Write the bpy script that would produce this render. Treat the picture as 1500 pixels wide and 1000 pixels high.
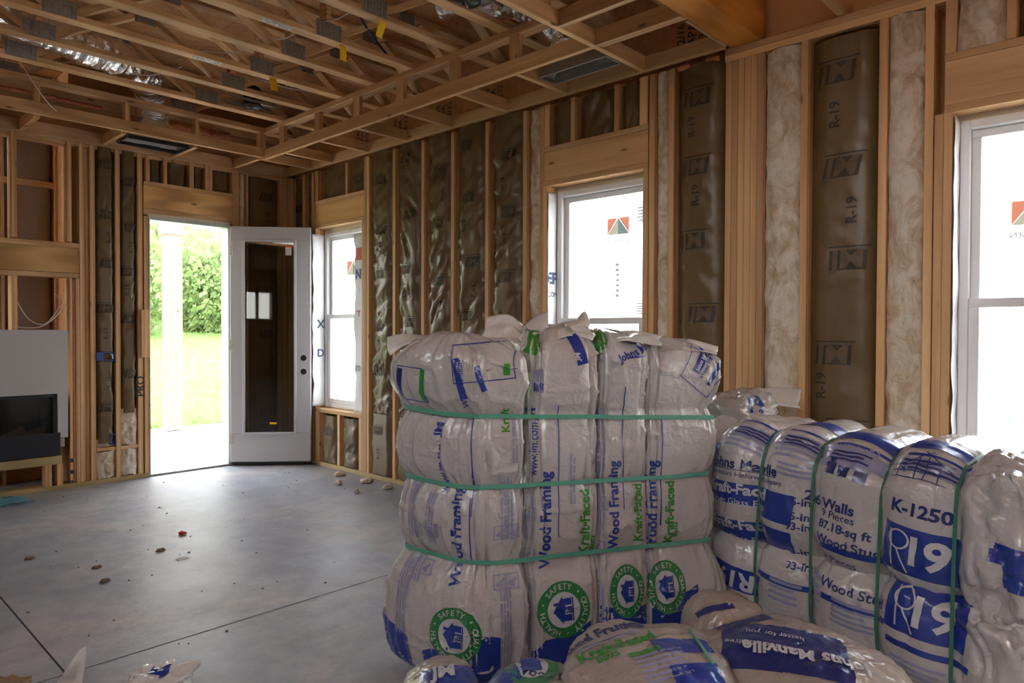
import bpy, bmesh, math, random
from mathutils import Vector, Matrix, noise
from mathutils.bvhtree import BVHTree

# ------------------------------------------------------------------ scene, camera, sky, exposure
S = bpy.context.scene
for o in list(bpy.data.objects):
    bpy.data.objects.remove(o)
C = S.collection
YAW, PITCH, ROLL, EYE, FPX = math.radians(46.7), math.radians(.87), .0035, 1.39, 1023.0
FWD0 = Vector((math.sin(YAW), math.cos(YAW), 0)); RGT0 = Vector((math.cos(YAW), -math.sin(YAW), 0)); UP0 = Vector((0, 0, 1))
FWD = FWD0 * math.cos(PITCH) - UP0 * math.sin(PITCH); UPV = UP0 * math.cos(PITCH) + FWD0 * math.sin(PITCH)
CR = RGT0 * math.cos(ROLL) + UPV * math.sin(ROLL); CU = UPV * math.cos(ROLL) - RGT0 * math.sin(ROLL)
cam_d = bpy.data.cameras.new('camera'); cam = bpy.data.objects.new('camera', cam_d); C.objects.link(cam)
cam_d.sensor_width = 36; cam_d.lens = FPX / 1500 * 36; cam_d.clip_start = .02; cam_d.clip_end = 300
cam.matrix_world = Matrix(((CR.x, CU.x, -FWD.x, 0), (CR.y, CU.y, -FWD.y, 0), (CR.z, CU.z, -FWD.z, EYE), (0, 0, 0, 1)))
S.camera = cam
W = bpy.data.worlds.new('overcast_sky'); S.world = W; W.use_nodes = True
nt = W.node_tree; nt.nodes.clear()
wo = nt.nodes.new('ShaderNodeOutputWorld'); bg = nt.nodes.new('ShaderNodeBackground')
tc = nt.nodes.new('ShaderNodeTexCoord'); sp = nt.nodes.new('ShaderNodeSeparateXYZ'); rp = nt.nodes.new('ShaderNodeValToRGB')
rp.color_ramp.elements[0].position = 0; rp.color_ramp.elements[0].color = (1.0, .97, .93, 1)
rp.color_ramp.elements[1].position = .9; rp.color_ramp.elements[1].color = (.84, .92, 1.06, 1)
nt.links.new(tc.outputs['Generated'], sp.inputs[0]); nt.links.new(sp.outputs['Z'], rp.inputs[0])
nt.links.new(rp.outputs[0], bg.inputs[0]); nt.links.new(bg.outputs[0], wo.inputs[0])
bg.inputs[1].default_value = 8.0
S.view_settings.view_transform = 'Standard'; S.view_settings.look = 'None'
S.view_settings.gamma = 1; S.view_settings.use_curve_mapping = False
S.view_settings.exposure = .24

def pix_dir(x, y):
    return FWD + CR * ((x - 750) / FPX) + CU * ((500 - y) / FPX)
EYEP = Vector((0, 0, EYE))

# ------------------------------------------------------------------ materials
MT = {}
def mat(name, build):
    m = bpy.data.materials.new(name); m.use_nodes = True; t = m.node_tree; t.nodes.clear()
    out = t.nodes.new('ShaderNodeOutputMaterial')
    def n(ty, **kw):
        x = t.nodes.new('ShaderNode' + ty)
        for k, v in kw.items():
            if k in x.inputs.keys(): x.inputs[k].default_value = v
            else: setattr(x, k, v)
        return x
    L = t.links.new
    sh = build(n, L); L(sh, out.inputs['Surface']); MT[name] = m
    return m
def rgba(c): return (c[0], c[1], c[2], 1)
def ramp(n, stops):
    r = n('ValToRGB'); e = r.color_ramp.elements
    while len(e) > 1: e.remove(e[-1])
    e[0].position = stops[0][0]; e[0].color = rgba(stops[0][1])
    for p, c in stops[1:]:
        q = e.new(p); q.color = rgba(c)
    return r
def coords(n, L, scale=(1, 1, 1), rnd=True, kind='Object'):
    t = n('TexCoord'); mp = n('Mapping'); mp.inputs['Scale'].default_value = scale
    if rnd:
        oi = n('ObjectInfo'); ma = n('Math', operation='MULTIPLY'); ma.inputs[1].default_value = 37.0
        L(oi.outputs['Random'], ma.inputs[0])
        ad = n('VectorMath', operation='ADD'); L(t.outputs[kind], ad.inputs[0]); L(ma.outputs[0], ad.inputs[1]); L(ad.outputs[0], mp.inputs[0])
    else:
        L(t.outputs[kind], mp.inputs[0])
    return mp.outputs[0]
def mixc(n, L, f, a, b, mode='MIX'):
    x = n('Mix', data_type='RGBA', blend_type=mode)
    for s, v in ((x.inputs[0], f), (x.inputs[6], a), (x.inputs[7], b)):
        if hasattr(v, 'is_linked'): L(v, s)
        elif isinstance(v, (int, float)): s.default_value = v
        else: s.default_value = rgba(v)
    return x.outputs[2]
def noise_t(n, L, vec, scale, detail=3, rough=.55, dist=0):
    x = n('TexNoise', Scale=scale, Detail=detail, Roughness=rough, Distortion=dist); L(vec, x.inputs['Vector']); return x.outputs[0]
def bump(n, L, h, strength=.3, dist=.01):
    b = n('Bump', Strength=strength, Distance=dist); L(h, b.inputs['Height']); return b.outputs[0]
def principled(n, L, color, rough=.6, normal=None, metal=0, **kw):
    p = n('BsdfPrincipled', Metallic=metal)
    for k, v in kw.items(): p.inputs[k.replace('_', ' ')].default_value = v
    if hasattr(color, 'is_linked'): L(color, p.inputs['Base Color'])
    else: p.inputs['Base Color'].default_value = rgba(color)
    if hasattr(rough, 'is_linked'): L(rough, p.inputs['Roughness'])
    else: p.inputs['Roughness'].default_value = rough
    if normal is not None: L(normal, p.inputs['Normal'])
    return p.outputs[0]

def wood(name, a, b, axis, knots=True, gscale=1.0, tint=.16):
    def f(n, L):
        sc = [26 * gscale] * 3; sc[axis] = 1.1
        v = coords(n, L, sc)
        g = noise_t(n, L, v, 1.0, 4, .6, .35)
        sc2 = [9] * 3; sc2[axis] = .55
        v2 = coords(n, L, sc2)
        wv = n('TexWave', Scale=.9, Distortion=5, Detail=2); wv.inputs['Detail Scale'].default_value = .7
        L(v2, wv.inputs['Vector'])
        r1 = ramp(n, [(.25, a), (.75, b)]); L(g, r1.inputs[0])
        col = mixc(n, L, .42 if gscale == 1 else .62, r1.outputs[0], ramp_of(n, L, wv.outputs[0], [(0, [x * (.72 if gscale == 1 else .58) for x in a]), (.4, a), (1, b)]))
        if knots:
            sc3 = [6.5] * 3; sc3[axis] = 2.0
            v3 = coords(n, L, sc3)
            vo = n('TexVoronoi', Scale=1.0); L(v3, vo.inputs['Vector'])
            k = ramp_of(n, L, vo.outputs['Distance'], [(.03, (1, 1, 1)), (.085, (0, 0, 0))])
            col = mixc(n, L, k, col, [x * .32 for x in a])
        oi = n('ObjectInfo')
        mr = n('MapRange'); mr.inputs[3].default_value = 1 - tint; mr.inputs[4].default_value = 1 + tint * .7
        L(oi.outputs['Random'], mr.inputs[0])
        hsv = n('HueSaturation'); L(mr.outputs[0], hsv.inputs['Value']); L(col, hsv.inputs['Color'])
        return principled(n, L, hsv.outputs[0], .62, bump(n, L, g, .12, .004))
    return mat(name, f)
def ramp_of(n, L, v, stops):
    r = ramp(n, stops); L(v, r.inputs[0]); return r.outputs[0]

PINE_A, PINE_B = (.56, .310, .128), (.88, .570, .295)
for i, ax in enumerate('xyz'):
    wood('pine_' + ax, PINE_A, PINE_B, i)
    wood('header_' + ax, (.58, .30, .095), (.84, .53, .23), i, True, .55)
    wood('rough_' + ax, (.50, .275, .12), (.80, .53, .30), i)
wood('glulam_x', (.60, .21, .025), (.85, .36, .06), 0, True, .6)
wood('treated_x', (.36, .27, .12), (.50, .38, .18), 0)
wood('treated_y', (.42, .31, .13), (.58, .45, .22), 1)
wood('post_z', (.26, .19, .14), (.36, .27, .21), 2)

def m_osb(n, L):
    v = coords(n, L, (1, 1, 1), False)
    vo = n('TexVoronoi', Scale=26.0); L(v, vo.inputs['Vector'])
    nn = noise_t(n, L, v, 9, 4)
    c = mixc(n, L, nn, (.48, .225, .09), (.72, .38, .17))
    c = mixc(n, L, .35, c, ramp_of(n, L, vo.outputs['Color'], [(0, (.30, .13, .05)), (1, (.68, .38, .17))]))
    return principled(n, L, c, .75)
mat('osb', m_osb)
def m_sheath(n, L):
    v = coords(n, L, (1, 1, 1), False)
    c = mixc(n, L, noise_t(n, L, v, 4, 4), (.42, .21, .085), (.56, .30, .13))
    return principled(n, L, c, .8)
mat('sheathing', m_sheath)

def m_kraft(n, L):
    v = coords(n, L, (1, 1, 1))
    a = noise_t(n, L, v, 3.2, 4)
    b = noise_t(n, L, coords(n, L, (30, 30, 9)), 1.0, 3)
    c = mixc(n, L, a, (.108, .066, .024), (.172, .110, .046))
    return principled(n, L, c, .36, bump(n, L, b, .3, .006), 0, Specular_IOR_Level=.5, Coat_Weight=.25, Coat_Roughness=.3)
mat('kraft', m_kraft)
def m_kraft2(n, L):
    v = coords(n, L, (1, 1, 1))
    c = mixc(n, L, noise_t(n, L, v, 3, 4), (.21, .155, .115), (.31, .24, .19))
    return principled(n, L, c, .6, bump(n, L, noise_t(n, L, v, 22, 3), .2, .006))
mat('kraft_back', m_kraft2)
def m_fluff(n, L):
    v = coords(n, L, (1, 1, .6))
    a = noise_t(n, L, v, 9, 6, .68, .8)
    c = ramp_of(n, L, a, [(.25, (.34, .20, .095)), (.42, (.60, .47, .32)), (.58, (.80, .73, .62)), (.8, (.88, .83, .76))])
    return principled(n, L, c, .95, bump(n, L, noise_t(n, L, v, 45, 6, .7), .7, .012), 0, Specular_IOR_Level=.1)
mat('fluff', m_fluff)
def m_concrete(n, L):
    v = coords(n, L, (1, 1, 1), False)
    a = noise_t(n, L, v, 1.1, 6, .62, .8); b = noise_t(n, L, v, 7, 5, .65)
    c = ramp_of(n, L, a, [(.36, (.27, .28, .315)), (.5, (.355, .355, .375)), (.64, (.44, .41, .38))])
    c = mixc(n, L, ramp_of(n, L, b, [(.3, (.6, .6, .6)), (.62, (0, 0, 0))]), c, (.19, .19, .21))
    st = noise_t(n, L, coords(n, L, (1, 1, 1), False), 3.1, 3, .5, 2.2)
    c = mixc(n, L, ramp_of(n, L, st, [(.62, (0, 0, 0)), (.74, (.45, .45, .45))]), c, (.30, .25, .21))
    r = n('MapRange'); r.inputs[3].default_value = .30; r.inputs[4].default_value = .62; L(a, r.inputs[0])
    return principled(n, L, c, r.outputs[0], bump(n, L, noise_t(n, L, v, 11, 6, .7), .2, .012))
mat('concrete', m_concrete)

def m_plastic(col, rough=.26, bs=.8):
    def f(n, L):
        v = coords(n, L, (1, 1, 1))
        b = noise_t(n, L, v, 40, 3, .5, 1.0)
        rd = n('TexNoise', noise_type='RIDGED_MULTIFRACTAL', Scale=7.0, Detail=3.0, Distortion=.8); L(coords(n, L, (1.5, 1.5, .55)), rd.inputs['Vector'])
        r2 = n('TexNoise', noise_type='RIDGED_MULTIFRACTAL', Scale=17.0, Detail=2.0, Distortion=1.2); L(v, r2.inputs['Vector'])
        mx = n('Math', operation='MULTIPLY_ADD'); mx.inputs[1].default_value = .35; L(r2.outputs[0], mx.inputs[0]); L(rd.outputs[0], mx.inputs[2])
        m2 = n('Math', operation='MULTIPLY_ADD'); m2.inputs[1].default_value = .25; L(b, m2.inputs[0]); L(mx.outputs[0], m2.inputs[2])
        c = mixc(n, L, ramp_of(n, L, noise_t(n, L, v, 2.3, 3), [(.4, (0, 0, 0)), (.7, (1, 1, 1))]), col, (col[0] * .93, col[1] * .88, col[2] * .84))
        return principled(n, L, c, rough, bump(n, L, m2.outputs[0], bs, .018), 0, Coat_Weight=.7, Coat_Roughness=.10)
    return f
mat('bag_white', m_plastic((.51, .49, .485)))
mat('bag_shaded', m_plastic((.38, .325, .285), .34))  # white bags of the heap: shade and warm wood bounce painted into the colour
mat('bag_flap', m_plastic((.70, .68, .66), .3, .6))
def simple(name, col, rough=.5, metal=0, **kw):
    return mat(name, lambda n, L: principled(n, L, col, rough, None, metal, **kw))
def m_ink(col):
    def f(n, L):
        v = coords(n, L, (1, 1, 1), False)
        c = mixc(n, L, noise_t(n, L, v, 30, 3), [x * .85 for x in col], [min(1, x * 1.15) for x in col])
        return principled(n, L, c, .3, bump(n, L, noise_t(n, L, v, 40, 3), .2, .006), 0, Coat_Weight=.5, Coat_Roughness=.12)
    return f
mat('ink_blue', m_ink((.016, .042, .27)))
mat('ink_navy', m_ink((.014, .026, .15)))
mat('ink_green', m_ink((.03, .25, .025)))
mat('ink_seal', m_ink((.025, .20, .06)))
mat('ink_grey', m_ink((.27, .28, .42)))
mat('ink_white', m_ink((.55, .55, .57)))
mat('ink_black', m_ink((.025, .025, .03)))
simple('kraft_ink', (.040, .030, .019), .5); simple('kraft_tone', (.115, .075, .036), .5)
mat('strap_green', m_ink((.10, .36, .26))); mat('strap_dark', m_ink((.05, .18, .12)))
simple('vinyl', (.80, .81, .82), .35)
simple('door_paint', (.52, .515, .54), .38)
simple('jamb_paint', (.55, .62, .60), .45)
simple('black_metal', (.012, .013, .016), .4)
simple('fire_black', (.012, .015, .022), .35)
simple('hole_black', (.006, .006, .006), .8)
simple('cement_board', (.52, .51, .51), .8)
simple('blue_box', (.02, .07, .30), .4)
simple('yellow_tag', (.92, .58, .01), .5)
simple('label_white', (.72, .72, .70), .5)
simple('label_orange', (.75, .18, .05), .5)
simple('label_green', (.10, .16, .14), .5)
simple('label_cream', (.70, .62, .48), .5)
simple('tape_blue', (.10, .55, .70), .4)
simple('wire_white', (.72, .69, .64), .5)
simple('wire_black', (.015, .02, .04), .45)
simple('house_wrap', (.82, .83, .86), .55)
simple('wrap_ink', (.03, .06, .18), .5)
simple('wrap_red', (.60, .10, .07), .5)
simple('red_plastic', (.5, .015, .02), .4)
simple('mud', (.22, .15, .11), .9)
simple('cardboard', (.34, .21, .11), .8)
def m_foam(n, L):
    v = coords(n, L, (1, 1, 1), False)
    c = mixc(n, L, noise_t(n, L, v, 20, 4), (.42, .12, .04), (.72, .30, .14))
    return principled(n, L, c, .6, bump(n, L, noise_t(n, L, v, 30, 4), .8, .02))
mat('orange_foam', m_foam)
def m_foil(n, L):
    v = coords(n, L, (1, 1, 1), False)
    a = noise_t(n, L, v, 26, 4, .6, 1.5)
    return principled(n, L, (.86, .86, .88), .16, bump(n, L, a, .35, .02), 1.0)
mat('foil', m_foil)
def m_galv(n, L):
    v = coords(n, L, (1, 1, 1), False)
    vo = n('TexVoronoi', Scale=60.0); L(v, vo.inputs['Vector'])
    c = ramp_of(n, L, vo.outputs['Color'], [(0, (.30, .28, .25)), (1, (.46, .44, .40))])
    w = n('TexWave', Scale=26.0); L(v, w.inputs['Vector'])
    return principled(n, L, c, .42, bump(n, L, w.outputs[0], .8, .004), .45)
mat('galvanized', m_galv)
def fres(n, L):
    lw = n('LayerWeight', Blend=.5); pw = n('Math', operation='POWER'); pw.inputs[1].default_value = 4.5; L(lw.outputs['Facing'], pw.inputs[0])
    ma = n('Math', operation='MULTIPLY_ADD'); ma.inputs[1].default_value = .92; ma.inputs[2].default_value = .045; L(pw.outputs[0], ma.inputs[0]); return ma
def m_glass(n, L):
    tr = n('BsdfTransparent'); tr.inputs[0].default_value = (.93, .95, .95, 1)
    gl = n('BsdfGlossy', Roughness=.02); lw = fres(n, L); mx = n('MixShader')
    L(lw.outputs[0], mx.inputs[0]); L(tr.outputs[0], mx.inputs[1]); L(gl.outputs[0], mx.inputs[2])
    return mx.outputs[0]
mat('glass', m_glass)
def m_stick(col, a):
    def f(n, L):
        tr = n('BsdfTransparent'); tr.inputs[0].default_value = (1, 1, 1, 1); d = n('BsdfDiffuse'); t = n('BsdfTranslucent'); d.inputs[0].default_value = rgba(col); t.inputs[0].default_value = rgba(col)
        m1 = n('MixShader'); m1.inputs[0].default_value = .5; L(d.outputs[0], m1.inputs[1]); L(t.outputs[0], m1.inputs[2])
        m2 = n('MixShader'); m2.inputs[0].default_value = a; L(tr.outputs[0], m2.inputs[1]); L(m1.outputs[0], m2.inputs[2]); return m2.outputs[0]
    return f
mat('sticker_white', m_stick((.55, .55, .54), .93)); mat('sticker_orange', m_stick((.60, .16, .06), .93)); mat('sticker_green', m_stick((.10, .17, .15), .93)); mat('sticker_cream', m_stick((.45, .40, .28), .93)); mat('sticker_ink', m_stick((.10, .10, .11), .9)); mat('sticker_grey', m_stick((.25, .25, .27), .9)); mat('tape_pale', m_stick((.2, .62, .75), .9))
def m_film(n, L):
    tr = n('BsdfTransparent'); tr.inputs[0].default_value = (.75, .92, .97, 1)
    p = n('BsdfPrincipled', Roughness=.2); p.inputs['Base Color'].default_value = (.35, .75, .85, 1); mx = n('MixShader')
    mx.inputs[0].default_value = .22
    L(tr.outputs[0], mx.inputs[1]); L(p.outputs[0], mx.inputs[2]); return mx.outputs[0]
mat('blue_film', m_film)
def m_tinted(n, L):
    tr = n('BsdfTransparent'); tr.inputs[0].default_value = (.72, .72, .70, 1)
    gl = n('BsdfGlossy', Roughness=.02); lw = fres(n, L); mx = n('MixShader')
    L(lw.outputs[0], mx.inputs[0]); L(tr.outputs[0], mx.inputs[1]); L(gl.outputs[0], mx.inputs[2])
    return mx.outputs[0]
mat('door_glass', m_tinted)
def m_grass(n, L):
    v = coords(n, L, (1, 1, 1), False)
    c = mixc(n, L, noise_t(n, L, v, 1.5, 5), (.10, .21, .035), (.20, .33, .07))
    return principled(n, L, c, .8)
mat('grass', m_grass)
def m_leaf(n, L):
    v = coords(n, L, (1, 1, 1), False)
    c = mixc(n, L, noise_t(n, L, v, 3, 3), (.22, .33, .11), (.42, .50, .26))
    p = n('BsdfDiffuse'); t = n('BsdfTranslucent'); L(c, p.inputs[0]); L(c, t.inputs[0]); mx = n('MixShader'); mx.inputs[0].default_value = .4
    L(p.outputs[0], mx.inputs[1]); L(t.outputs[0], mx.inputs[2]); return mx.outputs[0]
mat('leaf', m_leaf)
simple('bark', (.12, .09, .06), .9)
def m_gravel(n, L):
    v = coords(n, L, (1, 1, 1), False)
    c = mixc(n, L, noise_t(n, L, v, 8, 6, .7), (.55, .52, .46), (.72, .69, .62))
    return principled(n, L, c, .9)
mat('gravel', m_gravel)

# ------------------------------------------------------------------ helpers
def link(name, me, m, parent=None, loc=None):
    o = bpy.data.objects.new(name, me); C.objects.link(o)
    if m is not None and not me.materials: me.materials.append(MT[m])
    if loc is not None: o.location = loc
    if parent is not None:
        o.parent = parent; o.matrix_parent_inverse = Matrix.Translation(-parent.location)
    return o
def tag(o, label=None, cat=None, group=None, kind=None):
    if label: o['label'] = label
    if cat: o['category'] = cat
    if group: o['group'] = group
    if kind: o['kind'] = kind
    return o
def empty(name, loc=(0, 0, 0), **kw):
    o = bpy.data.objects.new(name, None); C.objects.link(o); o.location = loc; o.empty_display_size = .1
    return tag(o, **kw)
def sub_empty(name, parent, loc=(0, 0, 0)):
    o = bpy.data.objects.new(name, None); C.objects.link(o); o.location = loc; o.parent = parent
    o.matrix_parent_inverse = Matrix.Translation(-parent.location); return o
_box = {}
def box(name, x0, x1, y0, y1, z0, z1, m, parent=None, bev=.002, label=None):
    x0, x1 = min(x0, x1), max(x0, x1); y0, y1 = min(y0, y1), max(y0, y1); z0, z1 = min(z0, z1), max(z0, z1)
    d = (round(x1 - x0, 4), round(y1 - y0, 4), round(z1 - z0, 4)); k = (d, m, bev)
    if k not in _box:
        bm = bmesh.new(); bmesh.ops.create_cube(bm, size=1); bmesh.ops.scale(bm, vec=d, verts=bm.verts)
        if bev and min(d) > bev * 2.5: bmesh.ops.bevel(bm, geom=bm.edges[:], offset=bev, segments=1, affect='EDGES', profile=.5)
        me = bpy.data.meshes.new(name); bm.to_mesh(me); bm.free(); me.materials.append(MT[m]); _box[k] = me
    o = link(name, _box[k], m, parent, ((x0 + x1) / 2, (y0 + y1) / 2, (z0 + z1) / 2))
    if label: o['label'] = label
    return o
def bar(name, p, q, w, h, m, parent=None, up=(0, 1, 0)):
    """box of section w (along up) x h from p to q"""
    p, q = Vector(p), Vector(q); d = q - p; L = d.length; zx = d.normalized(); u = Vector(up); u = (u - zx * u.dot(zx)).normalized(); s = zx.cross(u)
    vs = []
    for t in (0, L):
        for a, b in ((-1, -1), (1, -1), (1, 1), (-1, 1)):
            vs.append((t - L / 2, a * w / 2, b * h / 2))
    fs = [(0, 3, 2, 1), (4, 5, 6, 7), (0, 1, 5, 4), (1, 2, 6, 5), (2, 3, 7, 6), (3, 0, 4, 7)]
    me = bpy.data.meshes.new(name); me.from_pydata(vs, [], fs); me.materials.append(MT[m])
    o = bpy.data.objects.new(name, me); C.objects.link(o)
    M = Matrix((zx, u, s)).transposed().to_4x4(); M.translation = (p + q) / 2
    if parent is not None:
        o.parent = parent; M = Matrix.Translation(-parent.location) @ M
    o.matrix_local = M
    return o
def mesh(name, vs, fs, m, parent=None, smooth=False):
    me = bpy.data.meshes.new(name); me.from_pydata([tuple(v) for v in vs], [], fs); me.update()
    if smooth: me.polygons.foreach_set('use_smooth', [True] * len(me.polygons))
    return link(name, me, m, parent)
def tube(name, pts, r, m, parent=None, seg=8, closed=False, radii=None):
    pts = [Vector(p) for p in pts]; vs = []; fs = []; nrm = Vector((.13, .27, .95))
    N = len(pts)
    for i, p in enumerate(pts):
        a = pts[max(i - 1, 0)]; b = pts[min(i + 1, N - 1)]; d = (b - a).normalized()
        u = d.cross(nrm)
        if u.length < 1e-3: u = d.cross(Vector((1, 0, 0)))
        u.normalize(); w = d.cross(u); rr = radii[i] if radii else r
        for k in range(seg):
            t = 2 * math.pi * k / seg; vs.append(p + u * math.cos(t) * rr + w * math.sin(t) * rr)
    for i in range(N - 1):
        for k in range(seg):
            a = i * seg + k; b = i * seg + (k + 1) % seg; fs.append((a, b, b + seg, a + seg))
    fs.append(tuple(range(seg - 1, -1, -1))); fs.append(tuple(range((N - 1) * seg, N * seg)))
    return mesh(name, vs, fs, m, parent, True)
def spline(ps, n=8):
    ps = [Vector(p) for p in ps]; out = []
    for i in range(len(ps) - 1):
        p0 = ps[max(i - 1, 0)]; p1 = ps[i]; p2 = ps[i + 1]; p3 = ps[min(i + 2, len(ps) - 1)]
        for k in range(n):
            t = k / n
            out.append(.5 * ((2 * p1) + (p2 - p0) * t + (2 * p0 - 5 * p1 + 4 * p2 - p3) * t * t + (3 * p1 - p0 - 3 * p2 + p3) * t ** 3))
    out.append(ps[-1]); return out
def grid(nu, nv, f):
    vs = [f(i / nu, j / nv) for j in range(nv + 1) for i in range(nu + 1)]
    fs = [(j * (nu + 1) + i, j * (nu + 1) + i + 1, (j + 1) * (nu + 1) + i + 1, (j + 1) * (nu + 1) + i) for j in range(nv) for i in range(nu)]
    return vs, fs
def nz(x, y, z): return noise.noise(Vector((x, y, z)))
def nrot(vec, m4): return m4 @ vec

# text and flat print, cast onto a surface
def text_2d(s, size, bold=0.0, align='CENTER'):
    cu = bpy.data.curves.new('t', 'FONT'); cu.body = s; cu.size = size; cu.align_x = align; cu.align_y = 'CENTER'; cu.offset = bold * size
    cu.resolution_u = 3
    o = bpy.data.objects.new('t', cu); C.objects.link(o); dg = bpy.context.evaluated_depsgraph_get(); dg.update()
    me = bpy.data.meshes.new_from_object(o.evaluated_get(dg)); bpy.data.objects.remove(o)
    vs = [(v.co.x, v.co.y) for v in me.vertices]; fs = [tuple(p.vertices) for p in me.polygons]; bpy.data.meshes.remove(me)
    return vs, fs
def rect_2d(x0, x1, y0, y1, step=.02):
    nu = max(1, int((x1 - x0) / step)); nv = max(1, int((y1 - y0) / step))
    return grid(nu, nv, lambda u, v: (x0 + (x1 - x0) * u, y0 + (y1 - y0) * v))
def ring_2d(r0, r1, n=40, cx=0, cy=0):
    vs = []; fs = []
    for k in range(n):
        t = 2 * math.pi * k / n
        for r in (r0, (r0 + r1) / 2, r1): vs.append((cx + r * math.cos(t), cy + r * math.sin(t)))
    for k in range(n):
        a = 3 * k; b = 3 * ((k + 1) % n)
        fs += [(a, a + 1, b + 1, b), (a + 1, a + 2, b + 2, b + 1)]
    return vs, fs
def xf2(shape, dx=0, dy=0, rot=0, sx=1, sy=1):
    c, s = math.cos(rot), math.sin(rot)
    return [(dx + (x * sx) * c - (y * sy) * s, dy + (x * sx) * s + (y * sy) * c) for x, y in shape[0]], shape[1]
def join2(*shapes):
    vs = []; fs = []
    for a, b in shapes:
        k = len(vs); vs += list(a); fs += [tuple(i + k for i in f) for f in b]
    return vs, fs
def refine(shape, maxlen):
    bm = bmesh.new(); vv = [bm.verts.new((x, y, 0)) for x, y in shape[0]]
    for f in shape[1]:
        try: bm.faces.new([vv[i] for i in f])
        except ValueError: pass
    bmesh.ops.triangulate(bm, faces=bm.faces[:])
    for _ in range(3):
        es = [e for e in bm.edges if e.calc_length() > maxlen]
        if not es: break
        bmesh.ops.subdivide_edges(bm, edges=es, cuts=1, use_grid_fill=False)
        bmesh.ops.triangulate(bm, faces=[f for f in bm.faces if len(f.verts) > 3])
    bm.verts.index_update()
    r = [(v.co.x, v.co.y) for v in bm.verts], [tuple(v.index for v in f.verts) for f in bm.faces]; bm.free(); return r
def decal(name, shape, bvh, org, U, V, m, parent, lift=.0025, maxlen=.014, label=None, reach=.35):
    """flat print: every vertex is cast along the print's own normal onto the surface it is printed on"""
    if maxlen: shape = refine(shape, maxlen)
    U = Vector(U).normalized(); V = Vector(V); V = (V - U * V.dot(U)).normalized(); N = U.cross(V); org = Vector(org)
    pos = []; ok = []
    for x, y in shape[0]:
        p = org + U * x + V * y + N * reach
        h = bvh.ray_cast(p, -N, reach * 2.2)
        if h[0] is None: pos.append(p); ok.append(False)
        else:
            nn = h[1] if h[1].dot(N) > 0 else -h[1]
            pos.append(h[0] + N * lift * .7 + nn * lift * .6); ok.append(True)
    fs = [f for f in shape[1] if all(ok[i] for i in f) and max((pos[a] - pos[b]).length for a in f for b in f) < .12]
    if not fs: return None
    used = sorted({i for f in fs for i in f}); mp = {i: k for k, i in enumerate(used)}
    o = mesh(name, [pos[i] for i in used], [tuple(mp[i] for i in f) for f in fs], m, parent, True)
    if name in ('small_print', 'pictogram', 'seal_lettering', 'lettering'): o['kind'] = 'stuff'
    if label: o['label'] = label
    return o
def bvh_of(o):
    me = o.data; mw = Matrix.Translation(o.location) if o.parent is None else Matrix.Translation(o.location)
    return BVHTree.FromPolygons([mw @ v.co for v in me.vertices], [tuple(p.vertices) for p in me.polygons])
def bars_2d(x0, x1, y0, y1, n, seed=0, vertical=True):
    """lines of small print too fine to read: thin bars"""
    r = random.Random(seed); out = []
    for k in range(n):
        if vertical:
            w = (x1 - x0) / n; a = x0 + w * k; y = y0
            while y < y1 - .01:
                l = r.uniform(.02, .10); out.append(rect_2d(a + w * .22, a + w * .72, y, min(y + l, y1), .03)); y += l + r.uniform(.004, .012)
        else:
            w = (y1 - y0) / n; a = y0 + w * k; out.append(rect_2d(x0, x1 - r.uniform(0, .35) * (x1 - x0), a + w * .22, a + w * .72, .03))
    return join2(*out)

# ------------------------------------------------------------------ floor
XW, YB, XL, YF = 3.87, 7.0, -2.27, -4.0           # inner faces: window wall, fireplace wall, left wall, wall behind the camera
HT = 3.05
XR = -7.0
fl = box('floor', XR - .15, XW + .15, YF - .15, YB + .14, -.15, 0, 'concrete', None, 0); tag(fl, kind='structure')
# saw-cut joints: two narrow dark grooves with raised dusty lips
mesh('control_joint', *(lambda a: (a[0], a[1]))(grid(1, 1, lambda u, v: (.800 + .008 * u, YF + (YB - YF) * v, .0012))), 'hole_black', fl).matrix_parent_inverse = Matrix.Translation(-fl.location)
mesh('control_joint', *grid(1, 1, lambda u, v: (XL + (XW - XL) * u, 3.217 + .006 * v, .0012)), 'hole_black', fl).matrix_parent_inverse = Matrix.Translation(-fl.location)

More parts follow.
